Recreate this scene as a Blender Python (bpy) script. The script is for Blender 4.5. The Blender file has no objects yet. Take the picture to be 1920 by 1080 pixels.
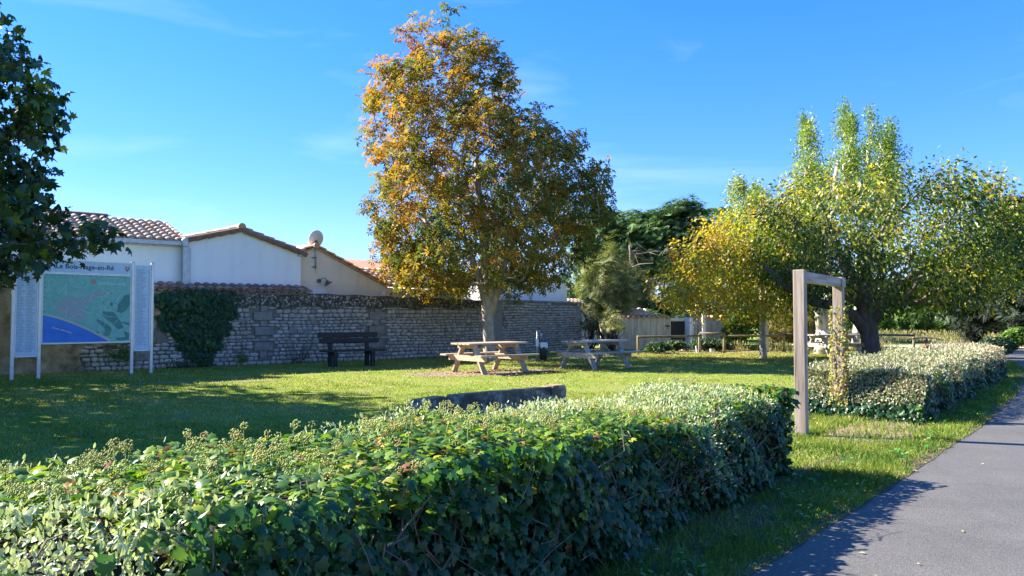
import bpy, math, random
import numpy as np
from mathutils import Vector, Matrix
R = math.radians
rng = np.random.default_rng(7)
random.seed(7)
scene = bpy.context.scene
col = scene.collection

# ------------------------------------------------------------ camera, sky, sun, exposure
EYE = 1.45
FPX = 1450.0
cam_d = bpy.data.cameras.new('camera')
cam_d.lens = 36 * FPX / 1920
cam_d.sensor_width = 36
cam_d.clip_end = 2000
cam = bpy.data.objects.new('camera', cam_d)
col.objects.link(cam)
cam.location = (0, 0, EYE)
cam.rotation_euler = (R(90 + 2.05), 0, 0)
scene.camera = cam

ELEV = 33.0
SH = np.array([-0.95, 0.31]); SH /= np.linalg.norm(SH)      # horizontal direction to the sun
w = bpy.data.worlds.new('World'); scene.world = w; w.use_nodes = True
nt = w.node_tree; nt.nodes.clear()
wo = nt.nodes.new('ShaderNodeOutputWorld'); bg = nt.nodes.new('ShaderNodeBackground')
sky = nt.nodes.new('ShaderNodeTexSky'); sky.sky_type = 'NISHITA'; sky.sun_disc = False
sky.sun_elevation = R(ELEV); sky.sun_rotation = math.atan2(SH[0], SH[1])
sky.air_density = 1.0; sky.dust_density = 0.1; sky.ozone_density = 2.2; sky.altitude = 0
hs = nt.nodes.new('ShaderNodeHueSaturation'); hs.inputs['Saturation'].default_value = 1.28
gm = nt.nodes.new('ShaderNodeGamma'); gm.inputs[1].default_value = .72
tn0 = nt.nodes.new('ShaderNodeMixRGB'); tn0.blend_type = 'MULTIPLY'; tn0.inputs[0].default_value = 1; tn0.inputs['Color2'].default_value = (.92, 1.06, 1.62, 1)
nt.links.new(sky.outputs[0], gm.inputs[0]); nt.links.new(gm.outputs[0], tn0.inputs['Color1']); nt.links.new(tn0.outputs[0], hs.inputs['Color'])
tc = nt.nodes.new('ShaderNodeTexCoord')
mp = nt.nodes.new('ShaderNodeMapping'); mp.inputs['Scale'].default_value = (1.6, 1.0, 7.0)
mp.inputs['Rotation'].default_value = (0, R(-14), 0); mp.inputs['Location'].default_value = (3.1, .4, 1.2)
nz = nt.nodes.new('ShaderNodeTexNoise'); nz.inputs['Scale'].default_value = 1.7; nz.inputs['Detail'].default_value = 7; nz.inputs['Roughness'].default_value = .55
nz.inputs['Distortion'].default_value = .6
cr = nt.nodes.new('ShaderNodeValToRGB'); cr.color_ramp.elements[0].position = .54; cr.color_ramp.elements[1].position = .85
cr.color_ramp.elements[1].color = (.30, .30, .30, 1)
mx = nt.nodes.new('ShaderNodeMixRGB'); mx.inputs['Color2'].default_value = (3.4, 4.4, 5.6, 1)
nt.links.new(tc.outputs['Generated'], mp.inputs[0]); nt.links.new(mp.outputs[0], nz.inputs['Vector'])
nt.links.new(nz.outputs['Fac'], cr.inputs[0]); nt.links.new(cr.outputs[0], mx.inputs['Fac'])
nt.links.new(hs.outputs[0], mx.inputs['Color1']); nt.links.new(mx.outputs[0], bg.inputs['Color'])
bg.inputs['Strength'].default_value = 0.083
nt.links.new(bg.outputs[0], wo.inputs['Surface'])

sun_d = bpy.data.lights.new('sun', 'SUN'); sun_d.energy = 5.0; sun_d.angle = R(0.5); sun_d.color = (1, .93, .82)
sun = bpy.data.objects.new('sun', sun_d); col.objects.link(sun)
ce, se = math.cos(R(ELEV)), math.sin(R(ELEV))
S = Vector((SH[0] * ce, SH[1] * ce, se))
sun.rotation_euler = S.to_track_quat('Z', 'Y').to_euler()
sun.location = (-20, 10, 20)

vs = scene.view_settings
vs.view_transform = 'Standard'; vs.look = 'None'; vs.gamma = 1; vs.use_curve_mapping = False
vs.exposure = 1.95
cy = scene.cycles
cy.max_bounces = 6; cy.diffuse_bounces = 3; cy.glossy_bounces = 2; cy.transmission_bounces = 4; cy.transparent_max_bounces = 4

# ------------------------------------------------------------ helpers
def px(x, y, Y):
    """photo pixel at real distance Y ahead of the camera"""
    return np.array([(x - 960) / FPX * Y, Y, EYE + (592 - y) / FPX * Y])

def tag(o, label=None, cat=None, group=None, kind=None):
    if label: o['label'] = label
    if cat: o['category'] = cat
    if group: o['group'] = group
    if kind: o['kind'] = kind
    return o

def empty(name, loc, rz=0.0):
    o = bpy.data.objects.new(name, None); col.objects.link(o)
    o.location = tuple(float(v) for v in loc); o.rotation_euler = (0, 0, rz); o.empty_display_size = .2
    return o

def link(name, me, parent=None, loc=None, rot=None, scale=None):
    o = bpy.data.objects.new(name, me); col.objects.link(o)
    if parent is not None: o.parent = parent
    if loc is not None: o.location = tuple(float(v) for v in loc)
    if rot is not None: o.rotation_euler = rot
    if scale is not None: o.scale = scale
    return o

def mesh_np(name, V, F, mats, tint=None, fmat=None, smooth=False):
    """V (n,3); F (m,k) same-size faces or list of arrays"""
    me = bpy.data.meshes.new(name)
    V = np.asarray(V, dtype=np.float32)
    if isinstance(F, np.ndarray): Fl = [F]
    else: Fl = F
    Fl = [f for f in Fl if len(f)]
    li = np.concatenate([f.ravel() for f in Fl]).astype(np.int32)
    tot = np.concatenate([np.full(len(f), f.shape[1]) for f in Fl]).astype(np.int32)
    st = np.concatenate([[0], np.cumsum(tot)[:-1]]).astype(np.int32)
    me.vertices.add(len(V)); me.vertices.foreach_set('co', V.ravel())
    me.loops.add(len(li)); me.loops.foreach_set('vertex_index', li)
    me.polygons.add(len(tot)); me.polygons.foreach_set('loop_start', st); me.polygons.foreach_set('loop_total', tot)
    if smooth: me.polygons.foreach_set('use_smooth', np.ones(len(tot), dtype=bool))
    for m in (mats if isinstance(mats, (list, tuple)) else [mats]): me.materials.append(m)
    if fmat is not None: me.polygons.foreach_set('material_index', np.asarray(fmat, dtype=np.int32))
    if tint is not None:
        a = me.attributes.new('tint', 'FLOAT', 'FACE'); a.data.foreach_set('value', np.asarray(tint, dtype=np.float32))
    me.update(calc_edges=True)
    return me

class MB:
    """collects simple solids into one mesh"""
    def __init__(s): s.v = []; s.f = {3: [], 4: []}; s.big = []; s.n = 0; s.order = []
    def _add(s, V, faces):
        V = np.asarray(V, float)
        for f in faces: s.order.append([i + s.n for i in f])
        s.v.append(V); s.n += len(V); return s
    def box(s, c, d, rz=0.0, M=None):
        x, y, z = d[0] / 2, d[1] / 2, d[2] / 2
        V = np.array([[a, b, e] for a in (-x, x) for b in (-y, y) for e in (-z, z)])
        if M is not None: V = V @ np.array(M).T
        elif rz:
            cc, ss = math.cos(rz), math.sin(rz); V = V @ np.array([[cc, -ss, 0], [ss, cc, 0], [0, 0, 1]]).T
        return s._add(V + np.array(c), [(0, 1, 3, 2), (4, 6, 7, 5), (0, 4, 5, 1), (2, 3, 7, 6), (0, 2, 6, 4), (1, 5, 7, 3)])
    def beam(s, a, b, w, h, up=(0, 0, 1)):
        """bar of section w x h from a to b"""
        a = np.array(a, float); b = np.array(b, float); d = b - a; L = np.linalg.norm(d); d /= L
        u = np.cross(np.array(up, float), d)
        if np.linalg.norm(u) < 1e-4: u = np.array([1.0, 0, 0])
        u /= np.linalg.norm(u); v = np.cross(d, u)
        return s.box((a + b) / 2, (w, h, L), M=np.stack([u, v, d], 1))
    def tube(s, pts, r, n=8, cap=True):
        pts = [np.array(p, float) for p in pts]
        if not hasattr(r, '__len__'): r = [r] * len(pts)
        V = []; prev = None
        for i, p in enumerate(pts):
            d = pts[min(i + 1, len(pts) - 1)] - pts[max(i - 1, 0)]; d /= max(1e-9, np.linalg.norm(d))
            ref = np.array([0, 0, 1.0]) if abs(d[2]) < .9 else np.array([1.0, 0, 0])
            if prev is not None: ref = prev
            v = np.cross(d, ref); v /= max(1e-9, np.linalg.norm(v)); u = np.cross(v, d); prev = u
            for k in range(n):
                a = 2 * math.pi * k / n; V.append(p + r[i] * (math.cos(a) * u + math.sin(a) * v))
        F = []
        for i in range(len(pts) - 1):
            for k in range(n):
                F.append((i * n + k, i * n + (k + 1) % n, (i + 1) * n + (k + 1) % n, (i + 1) * n + k))
        if cap:
            F.append(tuple(range(n))[::-1]); F.append(tuple((len(pts) - 1) * n + k for k in range(n)))
        return s._add(V, F)
    def prism(s, poly, y0, y1, axis='y'):
        """polygon in x,z extruded in y"""
        n = len(poly); V = [(p[0], y0, p[1]) for p in poly] + [(p[0], y1, p[1]) for p in poly]
        if axis == 'z': V = [(p[0], p[1], y0) for p in poly] + [(p[0], p[1], y1) for p in poly]
        F = [tuple(range(n)), tuple(range(n, 2 * n))[::-1]] + [(i, n + i, n + (i + 1) % n, (i + 1) % n) for i in range(n)]
        return s._add(V, F)
    def flat(s, poly, y):
        return s._add([(p[0], y, p[1]) for p in poly], [tuple(range(len(poly)))])
    def ball(s, c, r, n=8, m=6, sc=(1, 1, 1)):
        V = [(0, 0, 1)]; F = []
        for i in range(1, m):
            for k in range(n):
                t = math.pi * i / m; a = 2 * math.pi * k / n
                V.append((math.sin(t) * math.cos(a), math.sin(t) * math.sin(a), math.cos(t)))
        V.append((0, 0, -1)); L = len(V) - 1
        for k in range(n):
            F.append((0, 1 + k, 1 + (k + 1) % n)); b = 1 + (m - 2) * n; F.append((L, b + (k + 1) % n, b + k))
            for i in range(m - 2):
                q = 1 + i * n; F.append((q + k, q + n + k, q + n + (k + 1) % n, q + (k + 1) % n))
        return s._add(np.array(V) * r * np.array(sc) + np.array(c), F)
    def mesh(s, name, mat, smooth=False):
        V = np.concatenate(s.v); me = bpy.data.meshes.new(name)
        me.from_pydata([tuple(map(float, v)) for v in V], [], s.order)
        for m in (mat if isinstance(mat, (list, tuple)) else [mat]): me.materials.append(m)
        import bmesh
        bm = bmesh.new(); bm.from_mesh(me); bmesh.ops.recalc_face_normals(bm, faces=bm.faces); bm.to_mesh(me); bm.free()
        if smooth:
            me.polygons.foreach_set('use_smooth', np.ones(len(me.polygons), dtype=bool))
        return me
    def build(s, name, mat, parent=None, bevel=0.0, smooth=False, **k):
        o = link(name, s.mesh(name, mat, smooth), parent, **k)
        if bevel:
            b = o.modifiers.new('bevel', 'BEVEL'); b.width = bevel; b.segments = 2; b.limit_method = 'ANGLE'
        return o

# ------------------------------------------------------------ materials
def new_mat(name):
    m = bpy.data.materials.new(name); m.use_nodes = True; n = m.node_tree; n.nodes.clear()
    return m, n, n.nodes.new('ShaderNodeOutputMaterial')
def setramp(node, stops):
    r = node.color_ramp
    while len(r.elements) > 1: r.elements.remove(r.elements[-1])
    r.elements[0].position = stops[0][0]; r.elements[0].color = (*stops[0][1], 1)
    for p, c in stops[1:]:
        e = r.elements.new(p); e.color = (*c, 1)

def leaf_mat(name, stops, rough=.45, trans=.35, spec=.5, tboost=1.5):
    m, n, out = new_mat(name)
    at = n.nodes.new('ShaderNodeAttribute'); at.attribute_name = 'tint'
    rp = n.nodes.new('ShaderNodeValToRGB'); setramp(rp, stops)
    n.links.new(at.outputs['Fac'], rp.inputs[0])
    p = n.nodes.new('ShaderNodeBsdfPrincipled'); p.inputs['Roughness'].default_value = rough
    p.inputs['Specular IOR Level'].default_value = spec
    n.links.new(rp.outputs[0], p.inputs['Base Color'])
    if trans > 0:
        t = n.nodes.new('ShaderNodeBsdfTranslucent')
        mm = n.nodes.new('ShaderNodeMixRGB'); mm.blend_type = 'MULTIPLY'; mm.inputs[0].default_value = 1
        mm.inputs['Color2'].default_value = (tboost * 1.05, tboost * 1.1, tboost * .55, 1)
        n.links.new(rp.outputs[0], mm.inputs['Color1']); n.links.new(mm.outputs[0], t.inputs['Color'])
        ms = n.nodes.new('ShaderNodeMixShader'); ms.inputs[0].default_value = trans
        n.links.new(p.outputs[0], ms.inputs[1]); n.links.new(t.outputs[0], ms.inputs[2]); n.links.new(ms.outputs[0], out.inputs[0])
    else: n.links.new(p.outputs[0], out.inputs[0])
    return m

def noise_mat(name, stops, scale=8, detail=6, rough=.8, bump=.3, bscale=None, stretch=(1, 1, 1), metal=0, spec=.4, tint=None, tw=.5, coords='Object', distort=0, bdist=.01):
    m, n, out = new_mat(name)
    tc = n.nodes.new('ShaderNodeTexCoord'); mp = n.nodes.new('ShaderNodeMapping'); mp.inputs['Scale'].default_value = stretch
    n.links.new(tc.outputs[coords], mp.inputs[0])
    nz = n.nodes.new('ShaderNodeTexNoise'); nz.inputs['Scale'].default_value = scale; nz.inputs['Detail'].default_value = detail; nz.inputs['Roughness'].default_value = .62
    nz.inputs['Distortion'].default_value = distort
    n.links.new(mp.outputs[0], nz.inputs['Vector'])
    rp = n.nodes.new('ShaderNodeValToRGB'); setramp(rp, stops); n.links.new(nz.outputs['Fac'], rp.inputs[0])
    p = n.nodes.new('ShaderNodeBsdfPrincipled'); p.inputs['Roughness'].default_value = rough; p.inputs['Metallic'].default_value = metal
    p.inputs['Specular IOR Level'].default_value = spec
    c = rp.outputs[0]
    if tint:
        at = n.nodes.new('ShaderNodeAttribute'); at.attribute_name = 'tint'
        r2 = n.nodes.new('ShaderNodeValToRGB'); setramp(r2, tint); n.links.new(at.outputs['Fac'], r2.inputs[0])
        mm = n.nodes.new('ShaderNodeMixRGB'); mm.inputs[0].default_value = tw
        n.links.new(c, mm.inputs['Color1']); n.links.new(r2.outputs[0], mm.inputs['Color2']); c = mm.outputs[0]
    n.links.new(c, p.inputs['Base Color'])
    if bump:
        n2 = n.nodes.new('ShaderNodeTexNoise'); n2.inputs['Scale'].default_value = bscale or scale * 3; n2.inputs['Detail'].default_value = 5
        n.links.new(mp.outputs[0], n2.inputs['Vector'])
        b = n.nodes.new('ShaderNodeBump'); b.inputs['Strength'].default_value = bump; b.inputs['Distance'].default_value = bdist
        n.links.new(n2.outputs['Fac'], b.inputs['Height']); n.links.new(b.outputs[0], p.inputs['Normal'])
    n.links.new(p.outputs[0], out.inputs[0])
    return m
def flat_mat(name, c, rough=.5, metal=0, spec=.5):
    return noise_mat(name, [(0.3, tuple(v * .92 for v in c)), (.7, tuple(min(1, v * 1.06) for v in c))], 6, 3, rough, 0, metal=metal, spec=spec)

M = {}
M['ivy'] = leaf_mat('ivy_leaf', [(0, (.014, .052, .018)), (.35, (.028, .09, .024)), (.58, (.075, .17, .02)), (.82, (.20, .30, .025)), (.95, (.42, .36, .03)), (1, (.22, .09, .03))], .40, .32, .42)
M['creeper'] = leaf_mat('creeper_leaf', [(0, (.03, .08, .02)), (.5, (.14, .20, .03)), (.8, (.38, .34, .05)), (1, (.34, .18, .08))], .6, .2, .3)
M['ivy_flower'] = leaf_mat('ivy_flower', [(0, (.22, .27, .05)), (.5, (.36, .38, .08)), (1, (.40, .30, .08))], .7, 0)
M['silver'] = leaf_mat('silver_leaf', [(0, (.22, .28, .10)), (.5, (.42, .47, .25)), (1, (.60, .61, .42))], .5, .22, .35)
M['silver_tan'] = leaf_mat('silver_tan_leaf', [(0, (.16, .19, .08)), (.45, (.36, .37, .21)), (.8, (.52, .45, .31)), (1, (.42, .29, .18))], .6, .15, .3)
M['twig'] = noise_mat('twig_bark', [(.3, (.09, .06, .04)), (.7, (.22, .165, .12))], 20, 4, .85, .3)
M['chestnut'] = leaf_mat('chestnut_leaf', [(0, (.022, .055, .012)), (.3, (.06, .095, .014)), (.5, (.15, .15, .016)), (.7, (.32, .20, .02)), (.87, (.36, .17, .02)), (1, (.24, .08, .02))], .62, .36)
M['darkleaf'] = leaf_mat('plane_leaf', [(0, (.014, .038, .012)), (.6, (.028, .07, .018)), (.9, (.09, .17, .02)), (1, (.3, .3, .03))], .5, .16)
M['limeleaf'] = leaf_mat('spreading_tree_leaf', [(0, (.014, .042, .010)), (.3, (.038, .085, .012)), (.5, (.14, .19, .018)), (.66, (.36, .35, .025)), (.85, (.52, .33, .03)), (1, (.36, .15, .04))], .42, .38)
M['poplar'] = leaf_mat('poplar_leaf', [(0, (.07, .14, .02)), (.5, (.16, .25, .03)), (.85, (.34, .36, .05)), (1, (.42, .45, .16))], .45, .35)
M['cypress'] = leaf_mat('cypress_spray', [(0, (.04, .08, .03)), (.4, (.10, .20, .065)), (.8, (.20, .33, .09)), (.93, (.28, .30, .10)), (1, (.30, .16, .09))], .7, .2)
M['cypress_dark'] = leaf_mat('cypress_dark_spray', [(0, (.006, .014, .008)), (.6, (.014, .03, .014)), (1, (.045, .08, .03))], .7, .08)
M['tamarisk'] = leaf_mat('tamarisk_spray', [(0, (.10, .13, .045)), (.5, (.24, .27, .09)), (1, (.44, .42, .14))], .7, .2)
M['bush'] = leaf_mat('bush_leaf', [(0, (.03, .08, .02)), (.5, (.09, .19, .03)), (1, (.24, .34, .06))], .55, .3)
M['olive'] = leaf_mat('reed_leaf', [(0, (.045, .09, .04)), (.6, (.11, .18, .08)), (1, (.22, .28, .13))], .6, .2)
M['gold'] = leaf_mat('golden_spray', [(0, (.12, .12, .03)), (.5, (.30, .24, .05)), (1, (.45, .32, .08))], .7, .2)
M['drygrass'] = leaf_mat('dry_stalk', [(0, (.14, .17, .05)), (.5, (.36, .32, .14)), (1, (.50, .42, .24))], .8, .2)
M['grass'] = leaf_mat('grass_blade', [(0, (.045, .10, .012)), (.35, (.10, .17, .016)), (.6, (.21, .25, .03)), (.82, (.36, .34, .08)), (1, (.50, .42, .20))], .6, .3, .3)
M['weed'] = leaf_mat('weed_leaf', [(0, (.04, .13, .03)), (.6, (.09, .24, .04)), (1, (.2, .36, .06))], .45, .3)
M['fallen'] = leaf_mat('fallen_leaf', [(0, (.16, .08, .04)), (.4, (.33, .17, .06)), (.75, (.50, .36, .08)), (1, (.48, .42, .22))], .7, .1)
M['bark_pale'] = noise_mat('bark_pale', [(.25, (.20, .16, .12)), (.5, (.36, .30, .24)), (.75, (.50, .44, .37))], 9, 6, .9, .8, 14, (1, 1, .35))
M['bark_dark'] = noise_mat('bark_dark', [(.3, (.045, .035, .027)), (.7, (.13, .10, .08))], 8, 6, .9, .8, 14, (1, 1, .3))
M['bark_mid'] = noise_mat('bark_mid', [(.3, (.10, .08, .06)), (.7, (.24, .19, .15))], 9, 6, .9, .6, 14, (1, 1, .3))
M['bark_grey'] = noise_mat('bark_grey', [(.3, (.30, .27, .23)), (.7, (.58, .54, .48))], 6, 6, .9, .7, 12, (1, 1, .3))
M['bark_red'] = noise_mat('bark_red', [(.3, (.14, .08, .06)), (.7, (.34, .22, .17))], 8, 6, .9, .7, 12, (1, 1, .3))
M['wood_grey'] = noise_mat('weathered_wood', [(.25, (.12, .09, .065)), (.5, (.31, .245, .19)), (.75, (.48, .40, .32))], 14, 8, .85, .6, 30, (1, 1, .07), distort=.6, bdist=.006)
M['wood_grey_x'] = noise_mat('weathered_wood_board', [(.25, (.17, .14, .12)), (.5, (.36, .31, .27)), (.75, (.52, .46, .41))], 14, 8, .85, .5, 30, (.07, 1, 1), distort=.5, bdist=.005)
M['wood_tan_x'] = noise_mat('tan_wood_board', [(.25, (.26, .18, .11)), (.5, (.42, .31, .20)), (.75, (.54, .43, .31))], 14, 8, .8, .4, 30, (.07, 1, 1), distort=.5, bdist=.005)
M['wood_dark'] = noise_mat('dark_stained_wood', [(.3, (.014, .011, .010)), (.7, (.035, .028, .024))], 12, 6, .7, .4, 30, (.1, 1, 1), bdist=.004)
M['rail'] = noise_mat('fence_wood', [(.3, (.08, .06, .035)), (.7, (.22, .17, .10))], 10, 6, .9, .4, 24, (.2, 1, 1))
M['post'] = noise_mat('post_wood', [(.3, (.18, .13, .08)), (.7, (.38, .30, .20))], 10, 6, .9, .4, 24, (1, 1, .2))
M['white'] = noise_mat('white_render', [(.25, (.70, .70, .69)), (.42, (.83, .83, .82)), (.7, (.88, .88, .87))], 3.0, 8, .9, .12, 60, (1, 1, .22), bdist=.004)
M['cream'] = noise_mat('cream_render', [(.25, (.64, .54, .43)), (.42, (.75, .65, .53)), (.7, (.81, .71, .59))], 3.0, 8, .9, .12, 60, (1, 1, .22), bdist=.004)
M['concrete'] = noise_mat('lichen_concrete', [(.3, (.045, .04, .033)), (.5, (.12, .105, .085)), (.62, (.30, .28, .24)), (.8, (.42, .39, .34))], 6, 8, .95, .6, 30)
M['concrete_top'] = noise_mat('mossy_concrete', [(.3, (.20, .12, .05)), (.55, (.38, .22, .08)), (.8, (.45, .42, .36))], 14, 6, .95, .5, 40)
M['mortar'] = noise_mat('wall_mortar', [(.3, (.11, .10, .085)), (.7, (.25, .225, .19))], 9, 8, .95, .6, 30)
M['plaster'] = noise_mat('brown_plaster', [(.28, (.09, .055, .030)), (.45, (.24, .17, .10)), (.6, (.36, .27, .17)), (.8, (.46, .39, .29))], 3.2, 9, .95, .6, 26)
M['band'] = noise_mat('lichen_band', [(.35, (.035, .03, .026)), (.52, (.085, .075, .062)), (.60, (.22, .20, .17)), (.72, (.55, .52, .46))], 11, 7, .95, .7, 30)
M['stone'] = noise_mat('limestone', [(.25, (.17, .15, .13)), (.5, (.36, .33, .285)), (.78, (.52, .49, .43))], 9, 8, .92, .9, 26, tint=[(0, (.15, .125, .10)), (.3, (.36, .32, .275)), (.7, (.50, .46, .405)), (1, (.68, .65, .59))], tw=.55)
M['quoin'] = noise_mat('grey_block', [(.3, (.17, .155, .14)), (.7, (.29, .27, .24))], 9, 6, .95, .4, 40)
M['tile'] = noise_mat('roof_tile', [(.3, (.56, .30, .17)), (.55, (.76, .50, .32)), (.8, (.82, .64, .46))], 5, 6, .85, .3, 30, tint=[(0, (.34, .15, .08)), (.35, (.64, .35, .20)), (.75, (.84, .58, .38)), (1, (.86, .70, .52))], tw=.6)
M['tile_old'] = noise_mat('coping_tile', [(.3, (.22, .12, .085)), (.55, (.46, .26, .18)), (.8, (.52, .40, .31))], 6, 7, .9, .4, 30, tint=[(0, (.11, .075, .06)), (.5, (.27, .15, .105)), (1, (.40, .30, .23))], tw=.6)
M['zinc'] = noise_mat('zinc', [(.3, (.34, .36, .38)), (.7, (.52, .54, .56))], 8, 6, .5, .1, metal=.5)
M['alu'] = noise_mat('aluminium', [(.3, (.50, .51, .52)), (.7, (.62, .63, .64))], 5, 4, .4, 0, metal=.55)
M['black'] = flat_mat('black_paint', (.015, .015, .017), .45)
M['recess_shade'] = flat_mat('dark_recess', (.02, .024, .022), .6)  # near-black colour stands for the shade inside the doorway
M['greypl'] = flat_mat('grey_plastic', (.10, .11, .12), .4)
M['whitepl'] = flat_mat('white_plastic', (.75, .76, .78), .4)
M['dish'] = flat_mat('dish_paint', (.66, .66, .65), .5)
M['bluepaint'] = flat_mat('blue_paint', (.02, .06, .45), .35)
M['rubber'] = flat_mat('rubber', (.02, .02, .02), .8)
M['leather'] = flat_mat('brown_leather', (.20, .09, .05), .6)
M['panel_blue'] = noise_mat('pale_blue_print', [(.3, (.42, .56, .66)), (.7, (.58, .70, .78))], 14, 8, .35, 0)
M['ink'] = flat_mat('ink_blue', (.02, .045, .15), .4)
M['ink_grey'] = flat_mat('ink_grey', (.20, .28, .38), .4)
M['print_white'] = flat_mat('print_white', (.72, .80, .80), .4)
M['map_land'] = noise_mat('map_land_print', [(.25, (.10, .36, .30)), (.5, (.16, .46, .38)), (.75, (.28, .52, .44))], 9, 10, .35, 0)
M['map_sea'] = noise_mat('map_sea_print', [(.3, (.0, .13, .55)), (.7, (.01, .25, .72))], 1.5, 3, .35, 0)
M['map_sand'] = flat_mat('map_sand_print', (.50, .47, .34), .4)
M['map_wood'] = noise_mat('map_wood_print', [(.3, (.02, .16, .15)), (.7, (.04, .24, .21))], 12, 4, .35, 0)
M['map_town'] = noise_mat('map_town_print', [(.38, (.14, .42, .36)), (.5, (.30, .34, .38)), (.65, (.42, .42, .46))], 22, 10, .35, 0)
M['red'] = flat_mat('print_red', (.55, .06, .05), .4)

# ground materials
def ground_mat():
    m, n, out = new_mat('lawn_ground')
    N = n.nodes.new; L = n.links.new
    tc = N('ShaderNodeTexCoord')
    def noise(sc, det=6, ro=.6):
        z = N('ShaderNodeTexNoise'); z.inputs['Scale'].default_value = sc; z.inputs['Detail'].default_value = det; z.inputs['Roughness'].default_value = ro
        L(tc.outputs['Object'], z.inputs['Vector']); return z
    fine = noise(16, 8, .75); r1 = N('ShaderNodeValToRGB')
    setramp(r1, [(.28, (.05, .085, .012)), (.42, (.11, .19, .018)), (.55, (.20, .27, .03)), (.68, (.36, .36, .09)), (.85, (.50, .44, .22))]); L(fine.outputs['Fac'], r1.inputs[0])
    big = noise(.55, 5); r2 = N('ShaderNodeValToRGB'); setramp(r2, [(.40, (0, 0, 0)), (.62, (1, 1, 1))]); L(big.outputs['Fac'], r2.inputs[0])
    dry = noise(22, 8, .75); r3 = N('ShaderNodeValToRGB')
    setramp(r3, [(.3, (.12, .15, .025)), (.5, (.30, .29, .08)), (.7, (.48, .40, .19))]); L(dry.outputs['Fac'], r3.inputs[0])
    mm = N('ShaderNodeMath'); mm.operation = 'MULTIPLY'; mm.inputs[1].default_value = .55; L(r2.outputs[0], mm.inputs[0])
    mx = N('ShaderNodeMixRGB'); L(mm.outputs[0], mx.inputs[0]); L(r1.outputs[0], mx.inputs[1]); L(r3.outputs[0], mx.inputs[2])
    soil = noise(1.3, 9, .7); r4 = N('ShaderNodeValToRGB'); setramp(r4, [(.56, (0, 0, 0)), (.66, (.8, .8, .8))]); L(soil.outputs['Fac'], r4.inputs[0])
    m2 = N('ShaderNodeMixRGB'); L(r4.outputs[0], m2.inputs[0]); L(mx.outputs[0], m2.inputs[1]); m2.inputs[2].default_value = (.27, .21, .13, 1)
    p = N('ShaderNodeBsdfPrincipled'); p.inputs['Roughness'].default_value = .95; p.inputs['Specular IOR Level'].default_value = .1
    L(m2.outputs[0], p.inputs['Base Color'])
    b = N('ShaderNodeBump'); b.inputs['Strength'].default_value = .9; b.inputs['Distance'].default_value = .03
    nb = noise(38, 6, .8); L(nb.outputs['Fac'], b.inputs['Height']); L(b.outputs[0], p.inputs['Normal'])
    L(p.outputs[0], out.inputs[0]); return m
M['ground'] = ground_mat()
M['soil'] = noise_mat('bare_soil', [(.3, (.10, .07, .045)), (.5, (.24, .17, .11)), (.7, (.42, .33, .23))], 14, 9, .95, .8, 60, bdist=.02)
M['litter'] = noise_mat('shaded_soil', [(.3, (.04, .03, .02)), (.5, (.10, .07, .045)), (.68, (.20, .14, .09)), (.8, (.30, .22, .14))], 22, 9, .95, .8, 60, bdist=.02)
M['sand'] = noise_mat('sandy_path', [(.3, (.46, .36, .24)), (.7, (.66, .56, .42))], 3, 8, .95, .4, 20)
def asphalt():
    m, n, out = new_mat('asphalt')
    N = n.nodes.new; L = n.links.new
    tc = N('ShaderNodeTexCoord')
    v = N('ShaderNodeTexVoronoi'); v.inputs['Scale'].default_value = 120; L(tc.outputs['Object'], v.inputs['Vector'])
    z = N('ShaderNodeTexNoise'); z.inputs['Scale'].default_value = 1.1; z.inputs['Detail'].default_value = 9; z.inputs['Roughness'].default_value = .65; L(tc.outputs['Object'], z.inputs['Vector'])
    r = N('ShaderNodeValToRGB'); setramp(r, [(.3, (.088, .084, .076)), (.7, (.124, .118, .106))]); L(z.outputs['Fac'], r.inputs[0])
    r2 = N('ShaderNodeValToRGB'); setramp(r2, [(0, (.55, .55, .55)), (.5, (1, 1, 1)), (1, (1.5, 1.5, 1.5))]); L(v.outputs['Color'], r2.inputs[0])
    mx = N('ShaderNodeMixRGB'); mx.blend_type = 'MULTIPLY'; mx.inputs[0].default_value = .7; L(r.outputs[0], mx.inputs[1]); L(r2.outputs[0], mx.inputs[2])
    z2 = N('ShaderNodeTexNoise'); z2.inputs['Scale'].default_value = 13; z2.inputs['Detail'].default_value = 3; L(tc.outputs['Object'], z2.inputs['Vector'])
    r3 = N('ShaderNodeValToRGB'); setramp(r3, [(.74, (0, 0, 0)), (.79, (.6, .6, .6))]); L(z2.outputs['Fac'], r3.inputs[0])
    m3 = N('ShaderNodeMixRGB'); L(r3.outputs[0], m3.inputs[0]); L(mx.outputs[0], m3.inputs[1]); m3.inputs[2].default_value = (.30, .28, .25, 1)
    p = N('ShaderNodeBsdfPrincipled'); p.inputs['Roughness'].default_value = .78; p.inputs['Specular IOR Level'].default_value = .35; L(m3.outputs[0], p.inputs['Base Color'])
    b = N('ShaderNodeBump'); b.inputs['Strength'].default_value = .5; b.inputs['Distance'].default_value = .004; L(v.outputs['Distance'], b.inputs['Height']); L(b.outputs[0], p.inputs['Normal'])
    L(p.outputs[0], out.inputs[0]); return m
M['asphalt'] = asphalt()

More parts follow.
